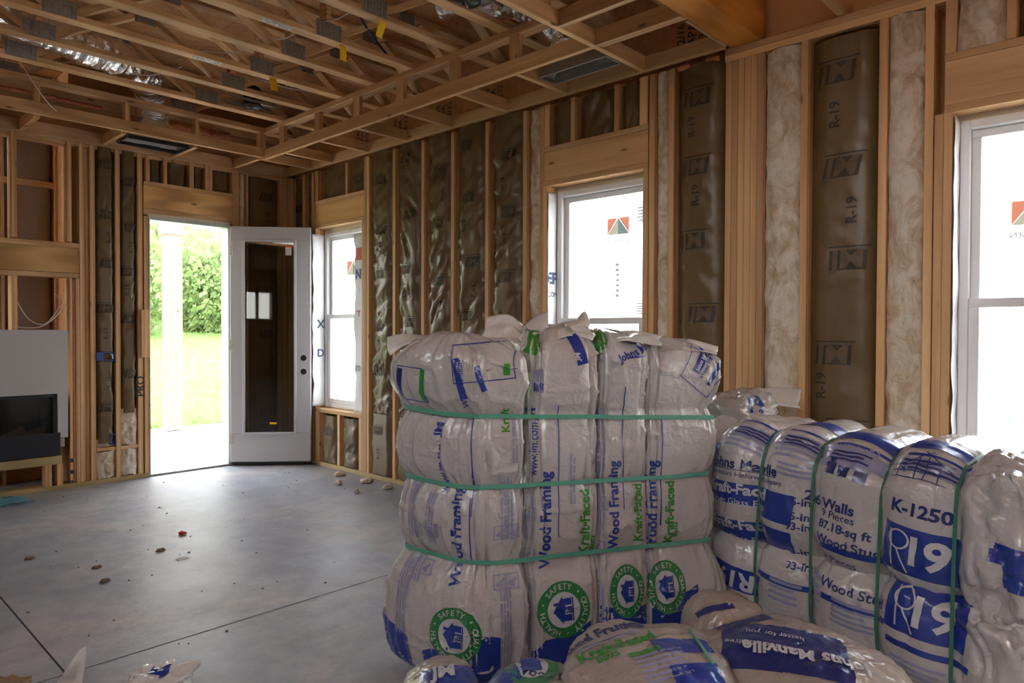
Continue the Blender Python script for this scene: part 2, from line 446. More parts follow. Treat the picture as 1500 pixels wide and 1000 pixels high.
# ------------------------------------------------------------------ batts
def frame_pt(wall, a, d, z):
    """a runs along the wall, d is depth behind the inner face"""
    return Vector((XW + d, a, z)) if wall == 'right' else Vector((a, YB + d, z))
def kraft_batt(wall, a0, a1, z0, z1, seed, parent, deep=.035, folds=.016, bulge=.03, stamps=True, slump=0.0, m='kraft', off=0.0, sscale=1.0):
    r = random.Random(seed); nu = 20; nv = max(6, int((z1 - z0) / .028)); w = a1 - a0
    th = r.uniform(.5, 1.0) * (1 if r.random() < .5 else -1); c, s = math.cos(th), math.sin(th); sd = seed * 7.31
    def f(u, v):
        a = a0 + w * u; z = z0 + (z1 - z0) * v
        e = min(u, 1 - u) * 2; e = 1 - (1 - min(1, e * 1.9)) ** 2
        d = off + deep + .04 - .055 * e - bulge * (1 - (2 * u - 1) ** 2) * .45
        x, y = a * c + z * s, -a * s + z * c
        f1 = nz(x * 2.2 + sd, y * 13, sd); f2 = nz(x * 5 + sd, y * 22 + 3, sd * 2); f3 = nz(a * 7 + sd, z * 2.2, sd)
        f4 = nz(x * 3 + sd, y * 7 + 9, sd)
        rid = (1 - abs(f1) * 4.2); rid2 = max(0, 1 - abs(nz(x * 3.1 + 5 + sd, y * 8, sd)) * 5)
        d += folds * (-.7 * rid2 ** 2 - 1.0 * max(0, rid) ** 3 + .35 * f2 + .45 * f4) * (.35 + .65 * e) + .010 * f3 * e
        aa = a + .012 * nz(z * 2.2 + sd, 1.3, u * 1.2) * (1 - e)
        p = frame_pt(wall, aa, max(d, -.004), z)
        return p
    vs, fs = grid(nu, nv, f)
    if wall == 'right': fs = [q[::-1] for q in fs]
    o = mesh('insulation_batt', vs, fs, m, parent, True)
    if stamps:
        bv = bvh_of(o); k = 0; z = z1 - r.uniform(.12, .35)
        N = Vector((-1, 0, 0)) if wall == 'right' else Vector((0, -1, 0)); R_ = UP0.cross(N)
        while z > z0 + .12:
            cx = a0 + w * (.5 + r.uniform(-.12, .12)); org = frame_pt(wall, cx, -.02, z); sz = .075 * sscale
            sk = r.uniform(.05, .3)
            q = lambda sh, sk=sk: ([(x * sscale + y * sk, y * sscale) for x, y in sh[0]], sh[1])
            pt = decal('print', q(join2(rect_2d(-.068, .068, -.038, .040, .03), rect_2d(-.075, .08, .050, .056, .03))), bv, org, R_, UP0, 'kraft_ink', o, .003, .03)
            decal('print', q(xf2(text_2d('JM', sz * 1.0, .03), sx=1.15)), bv, org, R_, UP0, 'kraft_tone', pt or o, .0055, .03)
            z2 = z - r.uniform(.16, .24)
            if r.random() < .75 and z2 > z0 + .15:
                t = text_2d('R-19', .055 * sscale, .02)
                decal('print', t, bv, frame_pt(wall, cx + w * r.uniform(-.15, .18), -.02, z2), UP0, -R_, 'kraft_ink', o, .003, .03)
            z -= r.uniform(.40, .52)
    return o
def fluff_batt(wall, a0, a1, z0, z1, seed, parent, d0=.012, amp=.022):
    w = a1 - a0; nu = max(6, int(w / .011)); nv = max(6, int((z1 - z0) / .013)); sd = seed * 3.7
    def f(u, v):
        a = a0 + w * u; z = z0 + (z1 - z0) * v
        e = 1 - abs(2 * u - 1) ** 3
        d = d0 + .03 * (1 - e) - amp * (nz(a * 9 + sd, z * 7, sd) + .6 * nz(a * 24, z * 20 + sd, sd) + .35 * nz(a * 60, z * 55, sd)) * (.4 + .6 * e)
        aa = a + .008 * nz(z * 9, sd, u * 2) * (1 - e); zz = z + (.012 * nz(a * 20, sd, 2) if v in (0, 1) else 0)
        return frame_pt(wall, aa, d, zz)
    vs, fs = grid(nu, nv, f)
    if wall == 'right': fs = [q[::-1] for q in fs]
    return tag(mesh('fiberglass_batt', vs, fs, 'fluff', parent, True), 'unfaced cream fiberglass batt')

# ------------------------------------------------------------------ window wall
wr = empty('wall_right', (XW, 3, 0), kind='structure')
D6 = .14
def rs(y0, y1, z0=.04, z1=HT, m='pine_z', d0=0, d1=D6, parent=None, name='stud'):
    return box(name, XW + d0, XW + d1, y0, y1, z0, z1, m, parent or wr)
WIN = [(5.62, 6.44), (2.49, 3.302), (-.07, .767)]       # rough openings along the wall
ZS, ZH = .585, 2.44                                     # sill and head of the rough openings
ycur = YF
SLIDE = (-3.6, -1.0)                                    # wide door opening in the same wall, out of frame to the right
for a, b in sorted(WIN + [SLIDE]) + [(YB + .14, None)]:           # outer sheathing with holes for the windows
    box('sheathing_panel', XW + D6, XW + D6 + .012, ycur, a, 0, 3.80, 'sheathing', wr, 0)
    if b is not None:
        if a != SLIDE[0]: box('sheathing_panel', XW + D6, XW + D6 + .012, a, b, 0, ZS, 'sheathing', wr, 0)
        box('sheathing_panel', XW + D6, XW + D6 + .012, a, b, ZH, 3.80, 'sheathing', wr, 0); ycur = b
box('bottom_plate', XW - .005, XW + D6, SLIDE[1], YB, 0, .04, 'treated_y', wr)
box('top_plate', XW, XW + D6, YF, 1.93, 2.975, 3.012, 'pine_y', wr); box('top_plate', XW, XW + D6, YF, 1.93, 3.013, HT, 'rough_y', wr)
box('top_plate', XW + .07, XW + D6, 1.932, YB, 3.02, HT, 'rough_y', wr)
# studs, read along the wall from the corner towards the camera
for y0, y1 in [(6.95, 7.0), (6.66, 6.70), (6.484, 6.522), (6.444, 6.482), (5.545, 5.583), (5.503, 5.541),
               (5.10, 5.138), (4.694, 4.732), (4.31, 4.348), (3.907, 3.945), (3.503, 3.541),
               (3.335, 3.373), (2.407, 2.445), (2.268, 2.306)]:
    rs(y0, y1, .04, 3.03)
for k in range(6): rs(1.694 + k * .0385, 1.731 + k * .0385, .04, 2.975, 'pine_z' if k % 2 else 'rough_z')
for y0, y1 in [(1.447, 1.485), (1.055, 1.093), (.848, .886), (-.17, -.132), (-.6, -.562), (-1.0, -.962), (-3.64, -3.602)]:
    rs(y0, y1, .04, 2.975)
hm = ['header_y', 'pine_y', 'rough_y']
for i, (a, b) in enumerate(WIN):
    top = 3.03 if i < 2 else 2.975
    for y0 in (a - .038, b) if i < 2 else (a - .038, b, b + .0385):
        rs(y0, y0 + .0375, .04, ZH)                       # jack studs
    box('header_plate', XW, XW + D6, a - .037, b + .037, ZH, ZH + .036, 'pine_y', wr)
    box('header', XW + .004, XW + D6, a - .036, b + .036, ZH + .037, ZH + .245, hm[i], wr)
    box('header_plate', XW, XW + D6, a - .037, b + .037, ZH + .246, ZH + .282, 'rough_y', wr)
    box('sill_plate', XW, XW + D6, a, b, ZS - .038, ZS, 'pine_y', wr)
    zc = ZH + .283
    w = b - a
    if i == 0: cr = [(a + .24, .038), (b - .045, .08)]
    elif i == 1: cr = [(a - .03, .06), (a + .19, .038), (a + .56, .038), (b - .02, .05)]
    else: cr = [(b - .01, .045), (b - .245, .038), (a + .2, .038), (a - .03, .04)]
    for y0, ww in cr: rs(y0, y0 + ww, zc, top)
    ys = sorted([(y0, y0 + ww) for y0, ww in cr]); prev = a - .036
    gaps = []
    for y0, y1 in ys + [(b + .036, None)]:
        if y0 - prev > .05: gaps.append((prev, y0))
        prev = y1
    for gi, (g0, g1) in enumerate(gaps):
        if i == 2 and gi == len(gaps) - 1: fluff_batt('right', g0, g1, zc + .0, top, 70 + gi, wr, .012, .016)
        else: kraft_batt('right', g0 + .004, g1 - .004, zc + .005, top, 60 + i * 7 + gi, wr, .05, .02, .01, g1 - g0 > .25, off=.005)
    # under the sill
    cr2 = [(a, .05), (a + .38, .04), (b - .06, .06)]
    for y0, ww in cr2: rs(y0, y0 + ww, .04, ZS - .038)
    for g0, g1 in ((a + .05, a + .38), (a + .42, b - .06)):
        kraft_batt('right', g0 + .01, g1 - .01, .05, ZS - .06, 90 + i * 5 + int(g0 * 10), wr, .03, .022, .02, True)
# bays
kraft_batt('right', 6.705, 6.945, .06, 3.02, 11, wr, .05, .008, .01)
kraft_batt('right', 6.526, 6.655, .06, 3.02, 12, wr, .05, .008, .01, False)
for k, (y0, y1) in enumerate([(5.14, 5.50), (4.735, 5.098), (4.35, 4.692), (3.947, 4.308), (3.543, 3.905)]):
    kraft_batt('right', y0 + .004, y1 - .004, .62 if k < 2 else .05, 3.045, 21 + k, wr, .040, .036, .03)
    if k < 2: kraft_batt('right', y0 + .012, y1 - .008, .05, .615, 41 + k, wr, .02, .026, .05)
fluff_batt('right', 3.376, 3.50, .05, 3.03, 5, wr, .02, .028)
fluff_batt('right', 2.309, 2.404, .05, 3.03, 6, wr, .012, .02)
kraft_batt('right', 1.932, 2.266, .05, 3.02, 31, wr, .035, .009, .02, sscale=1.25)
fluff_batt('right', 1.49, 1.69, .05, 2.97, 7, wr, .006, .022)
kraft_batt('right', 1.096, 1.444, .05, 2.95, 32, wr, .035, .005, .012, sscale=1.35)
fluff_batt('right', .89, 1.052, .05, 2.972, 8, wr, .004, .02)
kraft_batt('right', -.56, -.175, .05, 2.95, 33, wr, .035, .008, .012, False); kraft_batt('right', -.96, -.60, .05, 2.95, 34, wr, .035, .008, .012, False)
box('header', XW + .004, XW + D6, SLIDE[0], SLIDE[1], 2.44, 2.70, 'header_y', wr); box('insulation_panel', XW + .05, XW + .12, SLIDE[0], SLIDE[1], 2.71, 2.97, 'kraft', wr, 0)
box('backing_panel', XW + .128, XW + .138, -.96, -.2, 0, 3.0, 'sheathing', wr, 0); box('insulation_panel', XW + .03, XW + .138, YF, -3.65, 0.04, 2.97, 'kraft', wr, 0)
# bits of orange sealant foam along the plate
for k, (y0, y1) in enumerate([(2.16, 2.25), (1.97, 2.06)]):
    vs, fs = grid(10, 4, lambda u, v: Vector((XW + .02 - .028 * math.sin(math.pi * v) * (.6 + .4 * nz(u * 5, k, 3)), y0 + (y1 - y0) * u, 3.005 + .04 * v)))
    mesh('sealant_foam', vs, fs, 'orange_foam', wr, True)

# ------------------------------------------------------------------ windows
def wrap_flap(parent, pts, words, seed):
    pass
def make_window(idx, a, b, z0, z1, rail, meet):
    w = empty('window_%d' % idx, (XW + .07, (a + b) / 2, z0), kind='structure')
    xf0, xf1 = XW + .100, XW + .175; f = .042
    ww = 'vinyl'
    box('frame_jamb', xf0, xf1, a + .012, a + .012 + f, z0 + .012, z1 - .012, ww, w, .004); box('frame_jamb', xf0, xf1, b - .012 - f, b - .012, z0 + .012, z1 - .012, ww, w, .004)
    box('frame_head', xf0, xf1, a + .012 + f, b - .012 - f, z1 - .012 - f, z1 - .012, ww, w, .004); box('frame_sill', xf0, xf1, a + .012 + f, b - .012 - f, z0 + .012, z0 + .012 + f, ww, w, .004)
    for q in ((a, a + .013, z0, ZH), (b - .013, b, z0, ZH), (a + .013, b - .013, z1 - .013, ZH), (a + .013, b - .013, z0, z0 + .013)):
        box('foam_seal', xf0 + .012, xf0 + .03, q[0], q[1], q[2], q[3], 'label_cream', w, 0)
    ia, ib, iz0, iz1 = a + .012 + f, b - .012 - f, z0 + .012 + f, z1 - .012 - f
    for name, x0, x1, s0, s1, r in (('upper_sash', xf0 + .040, xf0 + .066, meet - .02, iz1, .04), ('lower_sash', xf0 + .008, xf0 + .038, iz0, meet + .025, .045)):
        bm_objs = []
        s = box(name, x0, x1, ia, ib, s1 - r, s1, ww, w, .003)
        for args in ((ia, ib, s0, s0 + r), (ia, ia + r, s0 + r, s1 - r), (ib - r, ib, s0 + r, s1 - r)):
            box('sash_rail', x0, x1, args[0], args[1], args[2], args[3], ww, s, .003)
        box('pane', (x0 + x1) / 2 - .003, (x0 + x1) / 2 + .003, ia + r, ib - r, s0 + r, s1 - r, 'glass', s, 0)
    return w
w1 = make_window(1, 5.62, 6.44, ZS, ZH - .03, 1, 1.53)
w2 = make_window(2, 2.49, 3.302, ZS, ZH - .02, 1, 1.46)
w3 = make_window(3, -.07, .767, ZS, ZH - .015, 1, 1.53)
def flat_text(name, s, size, org, U, V, m, parent, bold=0, align='CENTER'):
    sh = text_2d(s, size, bold, align); U = Vector(U); V = Vector(V); org = Vector(org)
    return mesh(name, [org + U * x + V * y for x, y in sh[0]], sh[1], m, parent)
def flat_poly(name, pts, org, U, V, m, parent):
    U = Vector(U); V = Vector(V); org = Vector(org)
    return mesh(name, [org + U * x + V * y for x, y in pts], [tuple(range(len(pts)))], m, parent)
def wsticker(win, y, z, s=1.0):
    """maker's square sticker on the outside of the glass: it reads backwards from inside"""
    X = XW + .160; o = Vector((X, y, z)); U = Vector((0, 1, 0)); V = Vector((0, 0, 1))
    st = flat_poly('sticker', [(-.09 * s, -.10 * s), (.09 * s, -.10 * s), (.09 * s, .09 * s), (-.09 * s, .09 * s)], o, U, V, 'sticker_white', win)
    o2 = o - Vector((.002, 0, 0))
    flat_poly('sticker_print', [(-.08 * s, -.02 * s), (-.005 * s, .08 * s), (-.08 * s, .08 * s)], o2, U, V, 'sticker_orange', st)
    flat_poly('sticker_print', [(.08 * s, -.02 * s), (.005 * s, .08 * s), (.08 * s, .08 * s)], o2, U, V, 'sticker_orange', st)
    flat_poly('sticker_print', [(.08 * s, -.022 * s), (.0 * s, .08 * s), (0, -.022 * s)], o2, U, V, 'sticker_cream', st)
    flat_poly('sticker_print', [(-.08 * s, -.022 * s), (0, .08 * s), (0, -.022 * s)], o2, U, V, 'sticker_green', st)
    flat_text('sticker_print', 'ANDERSEN', .034 * s, o2 + V * (-.065 * s), U, V, 'sticker_ink', st, .01)
wsticker(w2, 2.79, 2.085, 1.12)
X2 = XW + .160
st = flat_poly('sticker', [(-.035, -.16), (.035, -.16), (.035, .16), (-.035, .16)], (X2, 2.80, 1.75), (0, 1, .05), (0, -.05, 1), 'sticker_white', w2)
mesh('sticker_print', *[(lambda sh: [Vector((X2 - .002, 2.80 + x, 1.75 + y)) for x, y in sh])(s) if i == 0 else s for i, s in enumerate(bars_2d(-.02, .01, -.13, .12, 7, 3, False))], 'sticker_grey', st)
for y, z, h in ((2.605, 2.19, .075), (2.61, 1.55, .06)):
    st = flat_poly('sticker', [(-.035, -h), (.035, -h), (.035, h), (-.035, h)], (X2, y, z), (0, 1, 0), (0, 0, 1), 'sticker_white', w2)
    mesh('sticker_print', *[(lambda sh: [Vector((X2 - .002, y + x, z + yy)) for x, yy in sh])(s) if i == 0 else s for i, s in enumerate(bars_2d(-.03, .03, -h * .8, h * .6, 5, 4, False))], 'sticker_grey', st)
wsticker(w1, 6.0, 1.98, 1.35); wsticker(w3, .465, 1.92, 1.1)
st = flat_poly('tape', [(-.03, -.03), (.03, -.03), (.03, .03), (-.03, .03)], (XW + .131, .53, .96), (0, .9, .4), (0, -.4, .9), 'tape_pale', w3)
flat_poly('tape', [(-.02, -.12), (.02, -.12), (.03, .14), (-.02, .14)], (XW + .131, .44, 1.12), (0, .9, .5), (0, -.5, .9), 'sticker_white', w3)
# house wrap turned in around the openings
def wrap_sheet(win, ybase, sgn, z0, z1, out, words, seed):
    """sheet of house wrap folded round the jamb: comes out of the opening, its free edge torn"""
    def f(u, v):
        z = z0 + (z1 - z0) * v
        fr = .5 + .5 * nz(z * 3.1, seed, 0) + .35 * nz(z * 9, seed, 4)
        d = .10 - (.10 + out * (.35 + .65 * fr)) * u
        y = ybase + sgn * (.004 + .010 * abs(nz(z * 4, u * 2, seed)) + .03 * max(0, u - .75) * nz(z * 7, 3, seed))
        return Vector((XW + d, y, z + .006 * nz(z * 5, u * 3, seed)))
    vs, fs = grid(10, 60, f)
    o = mesh('house_wrap_flap', vs, fs, 'house_wrap', win, True)
    md = o.modifiers.new('thickness', 'SOLIDIFY'); md.thickness = .0015
    bv = BVHTree.FromPolygons(vs, fs)
    for s, size, z, m, bold in words:
        decal('house_wrap_print', text_2d(s, size, bold), bv, (XW + .05, ybase, z), (sgn * -1 * -1 if False else (1 if sgn < 0 else -1), 0, 0), (0, 0, 1), m, o, .003, .03)
    return o
wrap_sheet(w1, 6.437, -1, ZS + .02, 2.38, .06, [('D', .11, 1.15, 'wrap_ink', .02), ('X', .12, 1.45, 'wrap_ink', .02)], 2)
wrap_sheet(w2, 3.299, -1, .75, 2.40, .0, [('ER', .115, 1.77, 'wrap_ink', .04), ('CON', .05, 1.655, 'wrap_ink', .01)], 5)
wrap_sheet(w3, .764, -1, .6, 2.42, .0, [], 6)
def front_flap(win, y0, y1, z0, z1, seed):
    def f(u, v):
        z = z0 + (z1 - z0) * v; w = (y1 - y0) * (.72 + .28 * nz(z * 2.3, seed, 1) + .15 * nz(z * 8, seed, 3))
        return Vector((XW + .045 + .012 * nz(u * 3, z * 3, seed), y0 + w * u, z))
    vs, fs = grid(10, 50, f); fs = [q[::-1] for q in fs]
    o = mesh('house_wrap_flap', vs, fs, 'house_wrap', win, True); md = o.modifiers.new('thickness', 'SOLIDIFY'); md.thickness = .0015
    bv = BVHTree.FromPolygons(vs, fs)
    for s, size, z, m in (('2', .12, 2.13, 'wrap_red'), ('N', .13, 1.93, 'wrap_ink'), ('8', .07, 1.78, 'ink_grey'), ('T', .08, 1.55, 'wrap_red'), ('m', .11, 1.03, 'ink_grey')):
        decal('house_wrap_print', text_2d(s, size, .03), bv, (XW + .045, (y0 + y1) / 2 - .01, z), (0, -1, 0), (0, 0, 1), m, o, .003, .03)
    decal('house_wrap_print', rect_2d(-.07, .07, -.06, .06), bv, (XW + .045, (y0 + y1) / 2, 2.13), (0, -1, 0), (0, 0, 1), 'wrap_red', o, .002, .03)
front_flap(w1, 5.625, 5.87, ZS + .005, 2.33, 9)

# ------------------------------------------------------------------ fireplace wall
wb = empty('wall_back', (2, YB, 0), kind='structure')
DX0, DX1, DZ = 2.443, 3.231, 2.455
def bs(x0, x1, z0=.04, z1=HT, m='pine_z', d0=0, d1=D6, name='stud', parent=None):
    return box(name, x0, x1, YB + d0, YB + d1, z0, z1, m, parent or wb)
box('bottom_plate', XL, DX0, YB - .005, YB + D6, 0, .04, 'treated_x', wb); box('bottom_plate', DX1, XW, YB - .005, YB + D6, 0, .04, 'treated_x', wb)
box('top_plate', XL, XW + D6, YB + .02, YB + D6, 3.0, HT, 'rough_x', wb)
FX0, FX1 = -.30, 1.93                              # fireplace chase
for x0, x1 in [(1.87, 1.907), (1.952, 1.993), (2.157, 2.197), (2.345, 2.389), (3.25, 3.288), (3.29, 3.32)]:
    bs(x0, x1, .04, 3.03)
bs(1.912, 1.95, .04, 3.03, 'rough_z', .03)
bs(2.402, 2.441, .04, DZ); bs(3.232, 3.249, .04, DZ)
bs(3.785, 3.823, .04, 3.03); bs(3.825, 3.868, .04, 3.03, 'rough_z')
for x0 in (1.374, .97, .57, .16, -.25): bs(x0, x0 + .04, 2.155, 3.03)
bs(1.774, 1.812, 2.155, 3.03)
for k in range(5): bs(XL + .4 * k, XL + .4 * k + .038, .04, 3.03)
box('header_plate', FX0, 1.868, YB, YB + D6, 2.10, 2.145, 'pine_x', wb); box('header', FX0, 1.868, YB + .003, YB + D6, 1.883, 2.098, 'header_x', wb); box('header_plate', FX0, 1.865, YB, YB + D6, 1.842, 1.880, 'rough_x', wb)
for x0, x1 in [(1.79, 1.812), (1.837, 1.868)]: bs(x0, x1, .04, 1.84, 'rough_z')
bs(1.374, 1.415, 1.38, 1.84, d0=.01)
vs, fs = grid(6, 60, lambda u, v: Vector((1.813 + .024 * u, YB + .012 - .016 * math.sin(math.pi * u) * (.7 + .5 * nz(v * 30, u, 2)), .05 + 1.78 * v)))
mesh('sealant_foam', vs, fs, 'orange_foam', wb, True)
# chase behind: paper faced batts, a brown seam, dark cheeks
box('chase_panel', FX0 - .1, 1.84, YB + .62, YB + .64, 0, 3.75, 'osb', wb, 0)
for x0, x1 in ((1.42, 1.80), (.98, 1.40), (.56, .96)):
    for z0, z1 in ((1.35, 2.68), (2.74, 3.6)):
        kraft_batt('back', x0, x1 - .02, z0, z1, int(x0 * 50 + z0 * 9), wb, .02, .006, .01, False, m='kraft_back', off=.50)
for x0 in (1.80, 1.395, .955): bs(x0, x0 + .025, 0, 3.7, 'rough_z', .49, .62)
box('blocking', .2, 1.80, YB + .485, YB + .62, 2.68, 2.735, 'rough_x', wb)
box('chase_panel', 1.826, 1.84, YB + .14, YB + .62, 0, 3.75, 'osb', wb, 0)
box('chase_panel', FX0 - .1, 1.84, YB + .3, YB + .62, 3.7, 3.72, 'osb', wb, 0); box('chase_floor', FX0 - .1, 1.84, YB + .14, YB + .64, -.02, .0, 'concrete', wb, 0)
box('sheathing_panel', 1.842, DX0, YB + D6, YB + D6 + .012, 0, 3.78, 'sheathing', wb, 0); box('sheathing_panel', DX0, DX1, YB + D6, YB + D6 + .012, DZ, 3.78, 'sheathing', wb, 0); box('sheathing_panel', DX1, XW + D6, YB + D6, YB + D6 + .012, 0, 3.78, 'sheathing', wb, 0)
box('sheathing_panel', XL - .15, FX0 - .1, YB + D6, YB + D6 + .012, 0, 3.78, 'sheathing', wb, 0)
kraft_batt('back', 2.0, 2.155, .36, 3.03, 51, wb, .035, .036, .05)
kraft_batt('back', 2.20, 2.343, .62, 3.03, 52, wb, .035, .038, .05)
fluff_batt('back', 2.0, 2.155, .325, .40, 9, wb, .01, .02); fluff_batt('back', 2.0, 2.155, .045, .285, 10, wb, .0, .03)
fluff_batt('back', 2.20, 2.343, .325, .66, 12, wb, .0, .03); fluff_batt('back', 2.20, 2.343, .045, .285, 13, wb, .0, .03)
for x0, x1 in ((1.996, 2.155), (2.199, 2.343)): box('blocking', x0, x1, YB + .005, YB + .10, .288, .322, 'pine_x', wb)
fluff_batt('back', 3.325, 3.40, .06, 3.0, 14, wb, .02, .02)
bs(3.402, 3.42, .04, 3.03, 'rough_z')
kraft_batt('back', 3.424, 3.783, .06, 3.02, 53, wb, .045, .004, .01)
box('header_plate', 2.40, 3.25, YB, YB + D6, DZ + .29, DZ + .326, 'pine_x', wb); box('header', 2.40, 3.25, YB + .003, YB + D6, DZ + .075, DZ + .288, 'header_x', wb); box('header_plate', 2.40, 3.25, YB, YB + D6, DZ + .012, DZ + .073, 'pine_x', wb)
for x0, x1 in [(2.42, 2.455), (2.577, 2.612), (2.824, 2.862), (2.972, 3.045)]: bs(x0, x1, DZ + .327, 3.03)
for k, (x0, x1) in enumerate([(2.458, 2.575), (2.615, 2.822), (2.865, 2.970), (3.048, 3.246)]):
    kraft_batt('back', x0 + .003, x1 - .003, DZ + .335, 3.03, 80 + k, wb, .05, .02, .01, k == 1, off=.01)
box('loose_board', 2.362, 2.438, YB - .045, YB - .006, 1.13, 1.575, 'pine_z', wb)
flat_text('stud_lettering', 'PRO', .10, (2.368, YB - .002, .86), (0, 0, 1), (-1, 0, 0), 'ink_black', wb, .02)
for k, z in enumerate((.36, .26, .17)): flat_poly('stud_lettering', [(-.012, -.018), (.012, -.018), (.012, .018), (-.012, .018)], (1.80, YB - .002, z - .12), (1, 0, 0), (0, 0, 1), 'ink_black', wb)

# fireplace: cement board surround, steel firebox, timber stand
fp = empty('fireplace', (.8, YB, 0), label='unfinished black linear fireplace set in grey cement board above a timber stand', cat='fireplace')
IX0, IX1, IZ0, IZ1 = -.15, 1.69, .40, .835
for x0, x1, z0, z1 in ((-.23, 1.767, IZ1, 1.385), (IX1, 1.767, .452, IZ1), (-.23, IX0, .452, IZ1)):
    box('cement_board', x0, x1, YB - .030, YB - .004, z0, z1, 'cement_board', fp, .003)
box('firebox', IX0, IX1, YB + .40, YB + .42, .30, IZ1, 'fire_black', fp)
for x0, x1, z0, z1, y0, y1 in ((IX0, IX0 + .03, .3, IZ1, -.01, .4), (IX1 - .03, IX1, .3, IZ1, -.01, .4), (IX0, IX1, IZ1 - .03, IZ1, -.01, .4), (IX0, IX1, .30, .325, -.01, .4)):
    box('firebox_side', x0, x1, YB + y0, YB + y1, z0, z1, 'fire_black', fp)
box('lower_fascia', IX0, IX1 + .02, YB - .035, YB - .012, .305, .50, 'fire_black', fp, .004)
box('glass_front', IX0 + .03, IX1 - .03, YB + .03, YB + .036, .50, IZ1 - .03, 'door_glass', fp, 0)
for k in range(6):
    bar('log', (.35 + .22 * k, YB + .18, .40 + .05 * (k % 2)), (.62 + .22 * k, YB + .26, .52), .05, .06, 'mud', fp)
br = box('mounting_bracket', 1.705, 1.74, YB - .035, YB - .02, .375, .45, 'galvanized', fp, .003); br['label'] = 'small steel bracket'
box('stand_rail', -.2, 1.72, YB - .03, YB + .3, .225, .298, 'treated_x', fp)
for x0, x1 in ((1.60, 1.645), (1.685, 1.73), (.9, .94), (.2, .24)): box('stand_leg', x0, x1, YB - .02, YB + .1, .04, .225, 'pine_z', fp)
# wires in the niche
t = tag(tube('wire', spline([(1.42, YB + .05, 1.62), (1.50, YB + .02, 1.47), (1.62, YB + .03, 1.44), (1.74, YB + .05, 1.62), (1.70, YB + .1, 1.70)]), .004, 'wire_white'), 'upper white cable looped between studs above the fireplace', 'cable')
t = tag(tube('wire', spline([(1.38, YB - .006, 1.41), (1.55, YB - .01, 1.405), (1.66, YB + .0, 1.47), (1.78, YB + .03, 1.615)]), .004, 'wire_white'), 'lower white cable lying just above the cement board', 'cable')

# ------------------------------------------------------------------ entrance door
dr = empty('door_1', (2.84, YB, 0), kind='structure')
box('jamb', DX0, DX0 + .012, YB - .004, YB + .15, .02, DZ, 'jamb_paint', dr, .002); box('jamb', DX1 - .03, DX1, YB - .004, YB + .15, .02, DZ, 'jamb_paint', dr, .002)
box('jamb', DX0 + .012, DX1 - .03, YB - .004, YB + .15, DZ - .03, DZ, 'jamb_paint', dr, .002)
box('threshold', DX0, DX1, YB + .0, YB + .16, 0, .02, 'galvanized', dr, .003)
vs, fs = grid(60, 4, lambda u, v: Vector((DX0 - .01 + (DX1 - DX0) * u, YB - .003 + .006 * nz(u * 40, v, 1), DZ - .002 + .03 * v)))
mesh('foam_seal', vs, fs, 'label_cream', dr, True)
hd = Vector((DX1 - .002, YB - .02, 0)); ud = Vector((.743, -.669, 0)).normalized(); nd = Vector((ud.y, -ud.x, 0))   # nd faces the room
LW, LZ0, LZ1, LT = .80, .045, 2.44, .044
def leaf_part(name, u0, u1, z0, z1, t0, t1, m, parent, bev=.003):
    bm = bmesh.new()
    vs = [bm.verts.new(hd + ud * u + nd * t + UP0 * z) for u in (u0, u1) for t in (t0, t1) for z in (z0, z1)]
    for f in ((0, 1, 3, 2), (4, 6, 7, 5), (0, 4, 5, 1), (2, 3, 7, 6), (0, 2, 6, 4), (1, 5, 7, 3)): bm.faces.new([vs[i] for i in f])
    bmesh.ops.recalc_face_normals(bm, faces=bm.faces[:])
    if bev: bmesh.ops.bevel(bm, geom=bm.edges[:], offset=bev, segments=1, affect='EDGES')
    me = bpy.data.meshes.new(name); bm.to_mesh(me); bm.free()
    return link(name, me, m, parent)
# door leaf: stiles and rails round one tall pane; the room side is +t
G0, G1, GZ0, GZ1 = .135, .645, .335, 2.30
leaf = leaf_part('door_leaf', 0, LW, LZ0, GZ0, 0, LT, 'door_paint', dr)
def lp(*a, **k):
    return leaf_part(*a[:8], leaf, **k)
lp('stile', 0, G0, GZ0, GZ1, 0, LT, 'door_paint'); lp('stile', G1, LW, GZ0, GZ1, 0, LT, 'door_paint'); lp('top_rail', 0, LW, GZ1, LZ1, 0, LT, 'door_paint')
for a in ((G0 - .012, G0 + .012, GZ0 - .012, GZ1 + .012), (G1 - .012, G1 + .012, GZ0 - .012, GZ1 + .012)): lp('glazing_bead', a[0], a[1], a[2], a[3], LT - .004, LT + .010, 'door_paint')
for a in ((G0 + .012, G1 - .012, GZ0 - .012, GZ0 + .012), (G0 + .012, G1 - .012, GZ1 - .012, GZ1 + .012)): lp('glazing_bead', a[0], a[1], a[2], a[3], LT - .004, LT + .010, 'door_paint')
lp('pane', G0, G1, GZ0, GZ1, .019, .025, 'door_glass', bev=0)
lp('bottom_sweep', .005, LW - .005, LZ0 - .018, LZ0, .008, LT - .008, 'black_metal', bev=0)
lp('sticker', .545, .605, 2.155, 2.255, .026, .027, 'label_white', bev=0); lp('sticker', .545, .605, 2.235, 2.256, .0272, .028, 'label_orange', bev=0)
lp('sticker', .385, .455, .425, .445, .026, .027, 'yellow_tag', bev=0)
def leaf_disc(name, u, z, r, t0, t1, m, n=28):
    vs = [hd + ud * (u + r * math.cos(2 * math.pi * k / n)) + nd * t + UP0 * (z + r * math.sin(2 * math.pi * k / n)) for t in (t0, t1) for k in range(n)]
    fs = [(k, k + n, (k + 1) % n + n, (k + 1) % n) for k in range(n)] + [tuple(range(n, 2 * n)), tuple(range(n - 1, -1, -1))]
    return mesh(name, vs, fs, m, leaf)
for z in (.965, 1.105):
    leaf_disc('bore_hole', LW - .072, z, .030, LT - .001, LT + .0015, 'hole_black')
